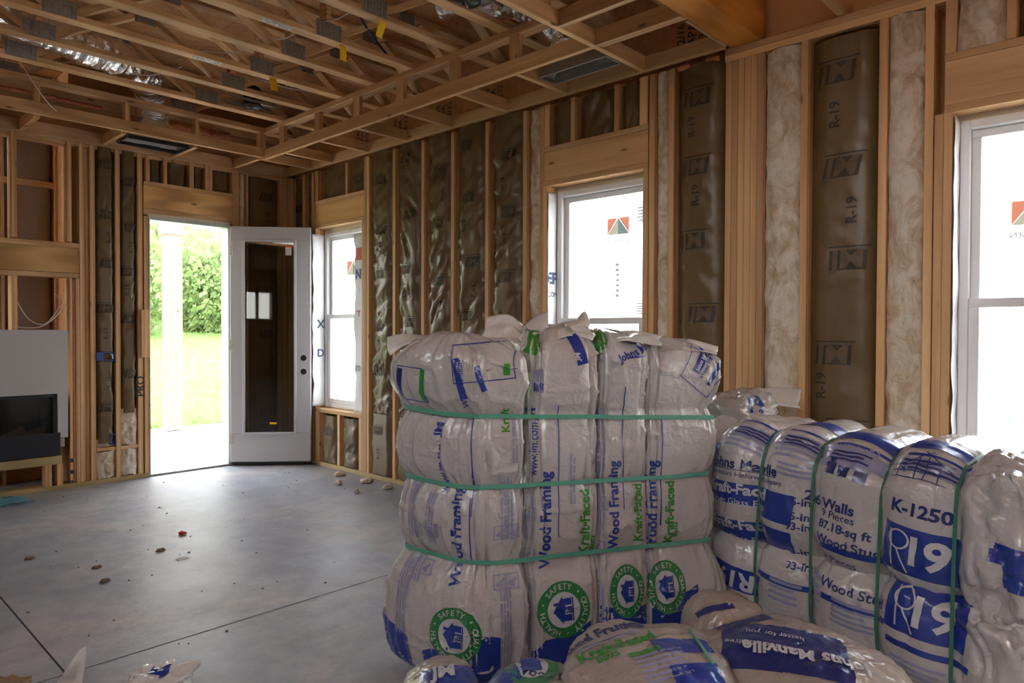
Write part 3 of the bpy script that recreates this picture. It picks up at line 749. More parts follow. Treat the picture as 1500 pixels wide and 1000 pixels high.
for z in (.28, 1.24, 2.2): lp('hinge', -.012, .03, z - .05, z + .05, LT - .008, LT + .003, 'galvanized', bev=.001)

# ------------------------------------------------------------------ the sides behind the camera: plain stud walls with openings to the daylight
wl = empty('wall_left', (XL, 5, 0), kind='structure')
YS, LO = 3.8, (6.46, 6.5)
for a, b, z0, z1 in ((YS, LO[0], 0, 3.8), (LO[1], YB + .14, 0, 3.8), (LO[0], LO[1], 0, .5), (LO[0], LO[1], 2.45, 3.8)):
    box('sheathing_panel', XL - .15, XL - .138, a, b, z0, z1, 'sheathing', wl, 0)
y = YS
while y < YB:
    if not LO[0] - .04 < y < LO[1]: box('stud', XL - .138, XL, y, y + .038, .04, 3.03, 'pine_z', wl)
    y += .405
box('insulation_panel', XL - .13, XL - .03, YS, LO[0], .04, 3.03, 'kraft', wl, 0); box('insulation_panel', XL - .13, XL - .03, LO[1], YB, .04, 3.03, 'kraft', wl, 0)
box('insulation_panel', XL - .13, XL - .03, LO[0], LO[1], 2.46, 3.03, 'kraft', wl, 0); box('insulation_panel', XL - .13, XL - .03, LO[0], LO[1], .04, .5, 'kraft', wl, 0)
box('bottom_plate', XL - .138, XL, YS, YB, 0, .04, 'treated_y', wl); box('top_plate', XL - .138, XL, YS, YB, 3.0, HT, 'rough_y', wl)
wf = empty('wall_front', (-1, YF, 0), kind='structure')
box('sheathing_panel', XR - .15, XW + .14, YF - .15, YF - .138, 0, 3.8, 'sheathing', wf, 0)
box('insulation_panel', XR, XW, YF - .13, YF - .03, .04, 3.03, 'kraft', wf, 0)
x = XR
while x < XW:
    box('stud', x, x + .038, YF - .138, YF, .04, 3.03, 'pine_z', wf); x += .405
box('top_plate', XR, XW, YF - .138, YF, 3.0, HT, 'rough_x', wf)
# the next room, open to this one, with its own narrow windows
wn = empty('wall_far', (XR, 0, 0), kind='structure')
ws = [(-1.75, -1.40), (-.35, -.02), (.08, .42)]; yc = YF
for a, b in ws + [(YS + .15, None)]:
    box('sheathing_panel', XR - .15, XR - .138, yc, a, 0, 3.8, 'sheathing', wn, 0)
    if b is not None:
        box('sheathing_panel', XR - .15, XR - .138, a, b, 0, 1.7, 'sheathing', wn, 0); box('sheathing_panel', XR - .15, XR - .138, a, b, 2.4, 3.8, 'sheathing', wn, 0); yc = b
box('sheathing_panel', XR - .15, XL - .138, YS + .138, YS + .15, 0, 3.8, 'sheathing', wn, 0)
for a, b in ((YF, ws[0][0]), (ws[0][1], ws[1][0]), (ws[2][1], YS)): box('insulation_panel', XR - .13, XR - .03, a, b, .04, 3.03, 'kraft', wn, 0)
box('insulation_panel', XR, XL - .14, YS + .03, YS + .13, .04, 3.03, 'kraft', wn, 0)
y = YF
while y < YS:
    if not any(a - .04 < y < b for a, b in ws): box('stud', XR - .138, XR, y, y + .038, .04, 3.03, 'pine_z', wn)
    y += .405
box('ceiling_panel', XR - .15, XL - .1, YF - .15, YS + .15, HT, HT + .02, 'osb', wn, 0)

# ------------------------------------------------------------------ ceiling: roof deck, trusses, tray soffit
ce = empty('ceiling', (.8, 2, HT), kind='structure')
ZD = 3.752
for k in range(10):
    y0 = YF - .15 + k * 1.22; y1 = min(y0 + 1.216, YB + .66)
    for x0 in (-2.42, .02, 2.46):
        x1 = min(x0 + 2.436, XW + .14)
        box('deck_panel', x0, x1, y0, y1, ZD, ZD + .018, 'osb', ce, 0)
box('seam_cover', XL - .15, XW + .14, YF - .15, YB + .66, ZD + .02, ZD + .04, 'osb', ce, 0)
# heel panels over the window wall, stamped
hp = box('heel_panel', XW + .10, XW + .112, 1.92, YB, HT, 3.75, 'osb', ce, 0)
for k, y in enumerate((2.2, 3.35, 3.95, 4.55, 5.15, 5.75)):
    o = flat_text('stamp', '32/16\nAPA\n23/32', .075, (XW + .098, y, 3.25), (0, 0, 1), (0, 1, 0), 'ink_black', hp, .01); o.matrix_parent_inverse = Matrix.Translation(-hp.location)
TX0, TX1, TYB, TYF = -1.70, 3.30, 6.423, 2.49      # inner edges of the tray
def cj(name, x0, x1, y0, y1, z0, z1, m, parent=ce, **k): return box(name, x0, x1, y0, y1, z0, z1, m, parent, **k)
cj('ledger', XW - .038, XW, 1.92, YB, HT, HT + .089, 'pine_y'); cj('ledger', XL, XW - .04, YB - .038, YB, HT - .02, HT + .089, 'rough_x')
# lower and upper rails of the two ladders
cj('soffit_rail', TX1, TX1 + .038, TYF, TYB + .038, HT, HT + .092, 'pine_y'); cj('soffit_rail', TX0, TX1 - .001, TYB, TYB + .038, HT + .012, HT + .104, 'pine_x')
cj('soffit_rail', TX1 - .0, TX1 + .088, 1.9, TYB + .03, 3.300, 3.345, 'rough_y'); cj('soffit_rail', TX0, TX1 - .001, TYB - .02, TYB + .069, 3.300, 3.345, 'rough_x')
cj('soffit_rail', TX0, XW - .04, TYF - .038, TYF, HT, HT + .092, 'pine_x'); cj('soffit_rail', TX0, TX1, TYF - .088, TYF, 3.300, 3.345, 'rough_x')
for y in (6.09, 5.47, 4.875, 4.295, 3.685, 3.10): cj('soffit_block', TX1 + .001, TX1 + .037, y - .045, y + .045, HT + .092, 3.30, 'pine_z')
for x in (2.66, 2.08, 1.435, .83, .22, -.4): cj('soffit_block', x - .019, x + .019, TYB + .001, TYB + .07, HT + .104, 3.30, 'pine_z')
cj('soffit_block', TX1 - .04, TX1 - .002, TYB + .0, TYB + .038, HT + .104, 3.345, 'pine_z'); cj('soffit_block', TX1 - .04, TX1 + .038, TYB + .04, TYB + .078, HT + .0, 3.30, 'rough_z')
for x in (2.86, 2.25, 1.64): cj('soffit_block', x - .045, x + .045, TYF - .037, TYF - .001, HT + .092, 3.30, 'pine_z')
# cross joists
for y in (6.08, 5.47, 4.90, 4.30, 3.685, 3.105): cj('soffit_joist', TX1 + .039, XW - .039, y - .019, y + .019, HT, HT + .089, 'pine_x')
cj('soffit_joist', TX1 + .039, XW - .039, TYB + .04, TYB + .078, HT, HT + .089, 'pine_x')
for x in (3.262, 2.66, 2.06, 1.44, .83, .22, -.4): cj('soffit_joist', x - .019, x + .019, TYB + .039, YB - .039, HT - .01, HT + .08, 'pine_y')
cj('soffit_rail', TX1, TX1 + .038, 1.90, TYF - .04, HT, HT + .092, 'pine_y'); cj('soffit_joist', TX1 + .04, TX1 + .075, 1.90, TYF - .04, HT + .008, HT + .092, 'rough_y')
for x in (2.955, 2.36, 1.76): cj('soffit_joist', x, x + .038, 1.90, TYF - .04, HT, HT + .092, 'pine_y')
cj('ceiling_board', TX1 + .08, XW - .04, 1.90, 1.918, HT, HT + .09, 'rough_x')
cj('beam', XL, XW + .05, 1.715, 1.895, HT + .001, 3.42, 'glulam_x', label='orange glue-laminated beam')
cj('backing_panel', XL, XW + .1, 1.84, 1.85, 3.42, 3.75, 'osb', bev=0)
for y in (1.28, .79, .30, -.19, -.68): bar('ceiling_joist', (XL, y, 3.10), (XW + .1, y, 3.10), .038, .092, 'pine_x', ce)
for y in (1.28, .79, .30): bar('brace', (3.1, y, 3.74), (XW - .06, y, 3.17), .038, .089, 'pine_x', ce)
# trusses across the room
TYS = [6.155, 5.645, 5.165, 4.70, 4.23, 3.715, 3.24, 6.65, 2.75, 2.26]       # far edge of each chord
ZC0, CH, CW = 3.346, .038, .089
ZT0 = ZD - .040
def make_truss(y):
    t = sub_empty('floor_truss', ce, (.8, y, ZC0))
    y0, y1 = y - CW, y; ym = (y0 + y1) / 2
    cj('bottom_chord', XL, XW + .05, y0, y1, ZC0, ZC0 + CH, 'pine_x', t, bev=.003)
    cj('top_chord', XL, XW + .05, y0, y1, ZT0, ZT0 + CH, 'pine_x', t, bev=.003)
    nb = [-1.40, -.07, 1.255, 2.59]; nt_ = [-2.05, -.74, .59, 1.92, 3.25]
    for b in nb:
        for q in nt_:
            if abs(b - q) < .75: bar('web', (b + (.07 if q > b else -.07), ym, ZC0 + CH + .004), (q + (-.05 if q > b else .05), ym, ZT0 - .004), CW - .004, .038, 'pine_x', t)
        bar('web', (b, ym, ZC0 + CH), (b, ym, ZT0), .036, CW - .004, 'pine_z', t, up=(1, 0, 0))
    bar('web', (3.40, ym, ZT0), (3.82, ym, ZC0 + CH), CW - .004, .038, 'pine_x', t)
    for b in nb:
        w = .19
        for s, yy in ((0, y0 - .004), (1, y1 + .0005)):
            vs, fs = grid(32, 1, lambda u, v: Vector((b - w / 2 + w * u, yy + (.0035 if (int(u * 32 + .5) // 2 % 2) ^ s else 0), ZC0 + .006 + .105 * v)))
            mesh('nail_plate', vs, fs, 'galvanized', t)
    for b in nt_:
        vs, fs = grid(20, 1, lambda u, v: Vector((b - .07 + .14 * u, y0 - .004 + (.003 if int(u * 20 + .5) // 2 % 2 else 0), ZT0 - .06 + .09 * v)))
        mesh('nail_plate', vs, fs, 'galvanized', t)
    return t
t0 = make_truss(TYS[0]); kids0 = list(t0.children)
for y in TYS[1:]:
    t = sub_empty('floor_truss', ce, (.8, y, ZC0))
    for ch in kids0:
        c = ch.copy(); C.objects.link(c); c.parent = t
        c.matrix_parent_inverse = ch.matrix_parent_inverse.copy(); c.matrix_basis = ch.matrix_basis.copy()
def strip(y, x, w, seed):
    o = flat_poly('label_strip', [(-w / 2, -.075), (w / 2, -.075), (w / 2, -.02), (-w / 2, -.02)], (x, y, ZC0 - .001), (1, 0, 0), (0, 1, 0), 'label_white', ce)
    r = random.Random(seed); sh = join2(*[rect_2d(-w / 2 + .012 * k, -w / 2 + .012 * k + r.uniform(.003, .008), .022 * j - .070, .022 * j - .054, .1) for k in range(int(w / .012)) for j in range(2) if r.random() < .8])
    mesh('label_print', [(x + a, y + b, ZC0 - .002) for a, b in sh[0]], sh[1], 'ink_black', ce)
for y, x in ((5.165, 2.19), (4.23, 2.235)): strip(y, x, .20, int(y * 10))
strip(3.715, 2.18, .14, 3)

# yellow paper tags stapled under three chords
for k, (x, y, lab) in enumerate([(2.70, 5.12, 'yellow paper tag hanging from a ceiling chord, leftmost of the three'), (2.71, 4.19, 'yellow paper tag hanging from a ceiling chord, middle one of the three'), (2.675, 3.67, 'yellow paper tag hanging from a ceiling chord, rightmost and highest of the three')]):
    base = Vector((x, y + .0, ZC0))
    def f(u, v, k=k):
        return base + Vector((-.030 + .06 * u + (.004, .02, -.012)[k] * v, -.003 - .018 * math.sin(v * 2.2 + k) - .006 * math.sin(u * 3 + k), .004 - .098 * v))
    vs, fs = grid(6, 10, f)
    o = mesh('paper_tag', vs, fs, 'yellow_tag', None, True); md = o.modifiers.new('thickness', 'SOLIDIFY'); md.thickness = .001
    tag(o, lab, 'tag', 'yellow tags under the ceiling chords')
# recessed light housings
def can(x, y, lab):
    t = empty('recessed_light', (x, y, ZC0 + .01), label=lab, cat='light fixture')
    n = 28
    def lathe(name, prof, m):
        vs = [(x + r * math.cos(2 * math.pi * k / n), y + r * math.sin(2 * math.pi * k / n), z) for r, z in prof for k in range(n)]
        fs = [(i * n + k, i * n + (k + 1) % n, (i + 1) * n + (k + 1) % n, (i + 1) * n + k) for i in range(len(prof) - 1) for k in range(n)]
        fs.append(tuple(range((len(prof) - 1) * n, len(prof) * n)))
        return mesh(name, vs, fs, m, t, True)
    z = ZC0 + .012
    lathe('housing', [(.088, z), (.085, z + .012), (.078, z + .02), (.078, z + .16), (.06, z + .175)], 'black_metal')
    lathe('trim_ring', [(.060, z + .03), (.078, z + .004), (.096, z), (.096, z + .005), (.088, z + .006)][:4], 'black_metal')
    box('junction_box', x + .10, x + .20, y - .05, y + .05, z + .05, z + .11, 'galvanized', t)
    for s in (-1, 1): bar('hanger_bar', (x - .24, y + s * .085, z + .03), (x + .24, y + s * .085, z + .03), .004, .02, 'galvanized', t)
    tube('socket_clip', [(x, y, z + .03), (x, y - .01, z - .02), (x + .015, y - .01, z - .032)], .006, 'galvanized', t, 6)
can(2.93, 5.93, 'small black recessed light can deep in the trusses left of the tray corner')
can(2.87, 3.10, 'black recessed light can at the top edge, right of the yellow tags')
# flexible foil ducts and their boots
def flex(name, pts, r, label, seed, parent=None):
    ps = spline(pts, 26); ra = []
    out_v = []; seg = 26; N = len(ps); fs = []
    for i, p in enumerate(ps):
        a = ps[max(i - 1, 0)]; b = ps[min(i + 1, N - 1)]; d = (b - a).normalized(); u = d.cross(Vector((.2, .3, .93))).normalized(); w = d.cross(u)
        for k in range(seg):
            t = 2 * math.pi * k / seg; q = p + u * math.cos(t) * r + w * math.sin(t) * r
            dd = .5 + .5 * math.sin(i * 1.3 + 1.5 * nz(i * .15, t, seed)); g = nz(q.x * 14, q.y * 14, q.z * 14 + seed)
            out_v.append(p + (u * math.cos(t) + w * math.sin(t)) * (r * (1 - .06 * dd) + .022 * g))
    for i in range(N - 1):
        for k in range(seg):
            fs.append((i * seg + k, i * seg + (k + 1) % seg, (i + 1) * seg + (k + 1) % seg, (i + 1) * seg + k))
    o = mesh(name, out_v, fs, 'foil', parent, False)
    return o
o = flex('foil_duct', [(.3, 5.35, 3.56), (.75, 5.57, 3.545), (1.15, 5.80, 3.535), (1.5, 5.93, 3.53), (1.85, 6.05, 3.53), (2.15, 6.35, 3.54), (2.34, 6.62, 3.50), (2.37, 6.69, 3.38), (2.37, 6.69, 3.26)], .14, '', 1)
tag(o, 'silver foil flexible duct running through the trusses at upper left', 'duct')
bt = empty('register_boot', (2.38, 6.66, HT), label='silver foil register boot with black flange in the soffit over the door', cat='vent')
def boot(t, x0, x1, y0, y1, z0, zt, cx, cy, r, m, fm):
    for a in ((x0, x1, y0 - .012, y0), (x0, x1, y1, y1 + .012), (x0 - .012, x0, y0, y1), (x1, x1 + .012, y0, y1)):
        box('flange', a[0], a[1], a[2], a[3], z0, z0 + .035, fm, t, .002)
    n = 32; vs = []; fs = []
    for lev in range(5):
        f = lev / 4
        for k in range(n):
            th = 2 * math.pi * k / n; c, s = math.cos(th), math.sin(th); q = max(abs(c), abs(s))
            sx, sy = (x0 + x1) / 2 + c / q * (x1 - x0) / 2, (y0 + y1) / 2 + s / q * (y1 - y0) / 2
            e = f * f * (3 - 2 * f)
            vs.append((sx * (1 - e) + (cx + r * c) * e, sy * (1 - e) + (cy + r * s) * e, z0 + .03 + (zt - z0 - .03) * f + .006 * nz(k, lev, 3)))
    for lev in range(4):
        for k in range(n): fs.append((lev * n + k, lev * n + (k + 1) % n, (lev + 1) * n + (k + 1) % n, (lev + 1) * n + k))
    mesh('boot', vs, fs, m, t, False)
boot(bt, 2.12, 2.62, 6.55, 6.80, HT - .012, 3.30, 2.37, 6.69, .115, 'foil', 'black_metal')
bt2 = empty('register_boot', (3.57, 2.85, HT), label='bare metal register box fixed between soffit joists above the middle window', cat='vent')
boot(bt2, 3.51, 3.66, 2.53, 3.06, HT + .012, 3.24, 3.56, 2.86, .085, 'galvanized', 'galvanized')
o = flex('foil_duct', [(3.55, 2.87, 3.21), (3.54, 2.90, 3.34), (3.48, 3.0, 3.46), (3.35, 3.2, 3.54), (3.1, 3.6, 3.58)], .095, '', 4)
tag(o, 'short silver foil duct rising from the register box near the orange beam', 'duct')
# orange fire sealant bead on the plate above the back soffit
for x0, x1, s in ((1.0, 2.05, .5), (2.50, 3.22, 1.3)):
    vs, fs = grid(60, 5, lambda u, v: Vector((x0 + (x1 - x0) * u, YB - .03 - .03 * s * math.sin(math.pi * v) * (.7 + .6 * nz(u * 22, s, v)), 3.385 - .075 * s * (1 - v) + .012 * nz(u * 14, 1, s))))
    mesh('sealant_foam', vs, fs, 'orange_foam', wb, True)
box('blocking', XL, XW, YB - .01, YB + .03, 3.375, 3.52, 'rough_x', wb); box('blocking', XL, XW, YB + .01, YB + .03, 3.05, 3.37, 'sheathing', wb, 0)
# cables through the trusses
for pts, m, lab, r in [
    ([(1.15, 6.10, 3.50), (1.45, 6.30, 3.16), (1.66, 6.55, 3.10)], 'wire_white', 'thin white cable dropping through the left soffit', .0028),
    ([(2.20, 5.205, 3.44), (2.33, 4.95, 3.40), (2.40, 4.725, 3.46), (2.46, 4.5, 3.41), (2.52, 4.245, 3.46), (2.55, 4.0, 3.42), (2.60, 3.74, 3.46)], 'wire_white', 'white cable looping from truss to truss near the yellow tags', .003),
    ([(1.9, 3.3, 3.62), (2.2, 3.55, 3.6), (2.55, 3.85, 3.56), (2.9, 4.15, 3.52), (3.25, 4.35, 3.46)], 'wire_black', 'black cable slung across the trusses behind the yellow tags', .009),
    ([(1.30, 5.95, 3.56), (1.42, 5.75, 3.46), (1.50, 5.62, 3.52)], 'wire_black', 'black strap hung round the foil duct', .009),
    ([(2.75, 5.45, 3.44), (2.95, 5.33, 3.39), (3.28, 5.25, 3.40)], 'wire_white', 'white cable running from the leftmost yellow tag to the soffit rail', .004),
    ([(1.90, 6.2, 3.46), (2.1, 5.95, 3.42), (2.25, 5.72, 3.47)], 'wire_white', 'short white cable end under the foil duct', .004)]:
    tag(tube('cable', spline(pts, 8), r, m), lab, 'cable')
# blue electrical boxes
def ebox(x0, x1, z0, z1, lab, flaps):
    t = empty('electrical_box', ((x0 + x1) / 2, YB, z0), label=lab, cat='electrical box')
    for a in ((x0, x1, z0, z0 + .006), (x0, x1, z1 - .006, z1), (x0, x0 + .006, z0, z1), (x1 - .006, x1, z0, z1)):
        box('box_side', a[0], a[1], YB - .012, YB + .06, a[2], a[3], 'blue_box', t, 0)
    box('box_back', x0, x1, YB + .055, YB + .06, z0, z1, 'blue_box', t, 0)
    if flaps:
        box('mounting_tab', x0 - .05, x0 - .001, YB - .014, YB - .008, z0 + .005, z1, 'blue_box', t, .001)
        tube('wire_tails', spline([((x0 + x1) / 2, YB + .03, (z0 + z1) / 2), ((x0 + x1) / 2 + .02, YB - .02, (z0 + z1) / 2 + .02), ((x0 + x1) / 2 + .03, YB - .015, (z0 + z1) / 2 - .02)]), .006, 'wire_white', t)
ebox(2.045, 2.15, 1.105, 1.185, 'wide blue plastic electrical box fixed across the narrow stud bay, upper one', True)
ebox(2.10, 2.152, .345, .44, 'single blue plastic electrical box low in the narrow stud bay', False)

# ------------------------------------------------------------------ outside
ou = box('ground', -14, 40, YB + 3.4, YB + 40, -.3, -.02, 'grass', None, 0); bpy.data.objects.remove(ou)
def hill(x, y):
    t = max(0, y - 10.4); return -.05 + .16 * t - .0018 * t * t + .10 * nz(x * .25, y * .25, 3)
vs, fs = grid(60, 40, lambda u, v: Vector((-25 + (25 + .55 * (10.4 + 34 * v)) * u, 10.4 + 34 * v, hill(-25 + (25 + .55 * (10.4 + 34 * v)) * u, 10.4 + 34 * v))))
tag(mesh('lawn', vs, fs, 'grass', None, True), kind='structure')
po = box('porch_floor', -6, 12, YB + .155, 10.45, -.25, -.012, 'gravel', None, 0); tag(po, kind='structure')
r = random.Random(5); vs = []; fs = []
for k in range(9000):
    y = 10.45 + 11 * r.random() ** 1.6; x = y * .395 + r.uniform(-1.6, 1.7) * (y / 10); h = r.uniform(.05, .16); a = r.uniform(0, 6.3); w = .008
    z = hill(x, y) - .01; b = len(vs); vs += [(x - w * math.cos(a), y - w * math.sin(a), z), (x + w * math.cos(a), y + w * math.sin(a), z), (x + h * .4 * math.sin(a * 3), y + h * .4 * math.cos(a * 3), z + h)]; fs.append((b, b + 1, b + 2))
tag(mesh('long_grass', vs, fs, 'leaf'), 'long green grass on the slope beyond the porch', 'grass', kind='stuff')
box_y = tag(box('side_yard', XW + .16, 60, -20, YB + 60, -.4, -.25, 'gravel', None, 0), kind='structure')
tag(box('rear_yard', -40, XR - .16, -30, 14, -.4, -.25, 'gravel', None, 0), kind='structure')
tag(box('left_yard', XR - .15, XL - .16, YS + .16, 14, -.4, -.25, 'gravel', None, 0), kind='structure')
tag(box('front_yard', -40, 40, -40, YF - .16, -.4, -.15, 'gravel', None, 0), kind='structure')
pp = empty('porch_post', (3.83, 10.1, 0), label='square timber porch post standing outside the open door', cat='post')
box('post', 3.73, 3.93, 10.0, 10.2, 0, 2.86, 'post_z', pp, .004); box('post_saddle', 3.71, 3.95, 9.98, 10.22, 2.70, 2.90, 'galvanized', pp, .003); box('post_base', 3.72, 3.94, 9.99, 10.21, 0, .05, 'galvanized', pp, .003)
tag(box('porch_beam', -4, 11, 10.02, 10.18, 2.95, 3.2, 'rough_x', None, .004), 'timber porch beam above the post outside', 'beam')
def bush(x, y, rad, h, seed, lab):
    r = random.Random(seed); z0 = hill(x, y); t = empty('bush', (x, y, z0), label=lab, cat='bush', group='bushes beyond the grass')
    vs = []; fs = []
    for k in range(5200):
        th = r.uniform(0, 6.283); ph = math.acos(r.uniform(-1, 1)); q = r.random() ** .35
        d = Vector((math.sin(ph) * math.cos(th) * rad, math.sin(ph) * math.sin(th) * rad, .45 * h + math.cos(ph) * h * .55)) 
        lump = 1 + .28 * nz(d.x * 1.3 + seed, d.y * 1.3, d.z * 1.3)
        p = Vector((x + d.x * q * lump, y + d.y * q * lump, z0 + max(.05, .45 * h + (d.z - .45 * h) * q * lump)))
        n = Vector((r.uniform(-1, 1), r.uniform(-1, 1), r.uniform(-.2, 1))).normalized(); u = n.orthogonal().normalized(); w = n.cross(u); s = r.uniform(.07, .14)
        b = len(vs); vs += [p - u * s, p + w * s * .5, p + u * s, p - w * s * .5]; fs.append((b, b + 1, b + 2, b + 3))
    mesh('foliage', vs, fs, 'leaf', t)
    for k in range(3):
        a = 2.1 * k + seed; tube('stem', [(x, y, z0), (x + .2 * math.cos(a), y + .2 * math.sin(a), z0 + h * .3), (x + .5 * rad * math.cos(a), y + .5 * rad * math.sin(a), z0 + h * .75)], .03, 'bark', t, 6)
for x, y, rad, h, sd, lab in [(6.0, 19.6, 1.25, 3.0, 1, 'leafy green bush seen left of the porch post through the door'), (8.75, 20.4, 1.45, 2.7, 2, 'pale green bush just right of the porch post'), (9.0, 24.0, 2.1, 3.7, 4, 'taller hazy bush rising behind the others beyond the slope')]:
    bush(x, y, rad, h, sd, lab)

# ------------------------------------------------------------------ bagged insulation
def L2W(lat, dep): return FWD0 * dep + RGT0 * lat
def se(t, n):
    c, s = math.cos(t), math.sin(t)
    return math.copysign(abs(c) ** (2 / n), c), math.copysign(abs(s) ** (2 / n), s)
STRZ = [.50, .79, 1.065]
TIER = [(0.0, .50, .085), (.50, .79, .036), (.79, 1.065, .042), (1.065, 1.42, .062)]
def tier_out(z):
    for a, b, amp in TIER:
        if a <= z <= b + 1e-6:
            t = (2 * z - a - b) / (b - a)
            if a == 0 and t < 0: t *= .8
            return amp * (1 - abs(t) ** 2.4)
    return 0
def pinch(z): return max(math.exp(-((z - q) / .045) ** 2) for q in STRZ)
def make_upright(name, c, U, V, top, wl, wr_, seed, lean=(0, 0), n=5.0, nu=132, nv=150):
    """one tall soft bag of the strapped bundle: rounded box footprint spanned by U and V"""
    Uh, Vh = U.normalized(), V.normalized(); vs = []; sd = seed * 5.3
    for j in range(nv + 1):
        v = j / nv; z = top * v
        cap = 1.0; tcap = .10
        if v > 1 - tcap: q = (v - (1 - tcap)) / tcap; cap = max(.02, (1 - q ** 2.2) ** .5)
        if v < .05: q = (.05 - v) / .05; cap = max(.02, (1 - q ** 2.6) ** .45)
        T = tier_out(z) * cap; pz = pinch(z); top_k = max(0, (z - 1.10) / .3)
        for i in range(nu):
            th = 2 * math.pi * i / nu; a, b = se(th, n)
            wx = wl * a if a < 0 else wr_ * a
            fr = min(1.0, abs(b) ** 2) * (.45 if wl == 0 else .75); p = c + U * a * cap + V * b * cap + Uh * T * wx + Vh * T * fr * math.copysign(1, b)
            out = (Uh * a + Vh * b); out = out.normalized() if out.length > 1e-6 else Vector((0, 0, 1))
            arc = th * .32
            fold = nz(arc * 22 + sd, z * 3.2, sd); fine = nz(arc * 60, z * 9 + sd, sd * 2); big = nz(p.x * 4, p.y * 4, z * 4 + sd)
            cr = max(0, 1 - abs(nz(arc * 8 + sd, z * 1.1, sd * 3)) * 7) ** 2; cr2 = max(0, 1 - abs(nz(arc * 5 + z * 6 + sd, z * 5 - arc * 3, sd)) * 8) ** 2
            d = .012 * big + fold * (.007 + .012 * pz + .014 * top_k) + fine * (.0025 + .004 * pz + .005 * top_k) - .019 * cr + (.008 + .012 * top_k) * cr2
            d += .010 * top_k * nz(p.x * 9 + sd, p.y * 9, z * 9)
            p = p + out * d * cap
            zz = z + (.035 * nz(a * 1.7 + sd, b * 1.7, 2.2) + .02 * nz(a * 4, b * 4, sd)) * top_k * cap
            if v > 1 - tcap: zz += .03 * nz(p.x * 12, p.y * 12, sd)
            vs.append(Vector((p.x + lean[0] * top_k, p.y + lean[1] * top_k, max(.002, zz))))
    fs = [(j * nu + i, j * nu + (i + 1) % nu, (j + 1) * nu + (i + 1) % nu, (j + 1) * nu + i) for j in range(nv) for i in range(nu)]
    fs.append(tuple(range(nv * nu, (nv + 1) * nu))); fs.append(tuple(range(nu - 1, -1, -1)))
    if U.cross(V).z < 0: fs = [f[::-1] for f in fs]
    base = Vector((c.x, c.y, 0))
    t = empty(name, base)
    o = mesh('bag_body', vs, fs, 'bag_white', t, True)
    return t, o, BVHTree.FromPolygons(vs, fs)
def hit(bv, x, y):
    h = bv.ray_cast(EYEP, pix_dir(x, y).normalized(), 30)
    return h[0] if h[0] is not None else None
def flap(parent, pts, seed, m='bag_flap', thick=.002, amp=.02):
    """loose gathered end of plastic: strip between two edge polylines"""
    a, b = [spline(q, 8) for q in pts]; nu = 14; N = len(a) - 1
    def f(u, v):
        i = min(int(v * N + .5), N); p = a[i].lerp(b[i], u)
        k = amp * math.sin(math.pi * min(1, u + .15))
        return p + Vector((nz(p.x * 14, p.y * 14, p.z * 14 + seed), nz(p.x * 14 + 9, p.y * 14, p.z * 14 + seed), .6 * nz(p.x * 14, p.y * 14 + 9, p.z * 14 + seed))) * (k + .004)
    vs, fs = grid(nu, N, f)
    o = mesh('plastic_flap', vs, fs, m, parent, True); md = o.modifiers.new('thickness', 'SOLIDIFY'); md.thickness = thick; return o
C0 = (-.156, 2.66)
e_l = (.959, .283); n_l = (-.283, .959)
E_ = L2W(*e_l); NB = L2W(*n_l); LB = L2W(-.76, .65)
def along(t, back=0): return L2W(C0[0] + e_l[0] * t + n_l[0] * back, C0[1] + e_l[1] * t + n_l[1] * back)
bags = []
U1, V1 = E_ * .122, LB * .20
bags.append(make_upright('insulation_bag', along(-.006) + U1 + V1 * 1.0, U1, V1, 1.385, 1.25, .0, 1, (0, 0), 3.6))
for k, (t0_, t1_, top, wr_) in enumerate([(.24, .528, 1.42, 0), (.528, .738, 1.405, 0), (.738, 1.035, 1.37, 1.0)]):
    hw = (t1_ - t0_) / 2
    bags.append(make_upright('insulation_bag', along((t0_ + t1_) / 2, .235), E_ * (hw + .006), NB * .235, top, 0, wr_, 2 + k, (0, 0), 8.0))
blab = ['leftmost white bag of the upright strapped bundle, nearest the open floor', 'second white bag from the left in the upright bundle, below the middle window',
        'third white bag from the left in the upright bundle, with green mark on its crown', 'rightmost white bag of the upright bundle, beside the lying bundle']
for (t, o, bv), lab in zip(bags, blab): tag(t, lab, 'insulation bag', 'bags strapped into the upright bundle')

# loose plastic at the crowns
def P(x, y, dep):
    d = pix_dir(x, y); return EYEP + d * dep
for k, (bi, a, b) in enumerate([
    (0, [(572, 520, 2.95), (600, 505, 2.93), (650, 500, 2.9), (700, 500, 2.85)], [(567, 494, 3.0), (598, 489, 3.0), (655, 497, 3.0), (705, 494, 2.95)]),
    (0, [(700, 512, 2.78), (730, 500, 2.8), (765, 508, 2.8)], [(715, 464, 2.92), (745, 461, 2.95), (770, 480, 2.95)]),
    (1, [(762, 505, 2.80), (785, 490, 2.82), (800, 490, 2.85)], [(768, 477, 2.95), (786, 462, 2.98), (803, 455, 2.98)]),
    (1, [(806, 500, 2.78), (835, 492, 2.8), (868, 500, 2.82)], [(806, 477, 2.9), (842, 470, 2.92), (862, 472, 2.92)]),
    (1, [(840, 480, 2.85), (850, 478, 2.85), (862, 480, 2.85)], [(846, 466, 2.92), (856, 456, 2.92), (861, 464, 2.92)]),
    (2, [(880, 506, 2.84), (920, 500, 2.86), (968, 506, 2.9)], [(882, 488, 3.0), (925, 484, 3.0), (970, 492, 3.0)]),
    (3, [(975, 530, 2.92), (1000, 512, 2.93), (1050, 520, 2.95)], [(973, 507, 3.05), (1008, 497, 3.05), (1052, 508, 3.05)])]):
    flap(bags[bi][0], ([P(*q) for q in a], [P(*q) for q in b]), k * 3.1, amp=.022)
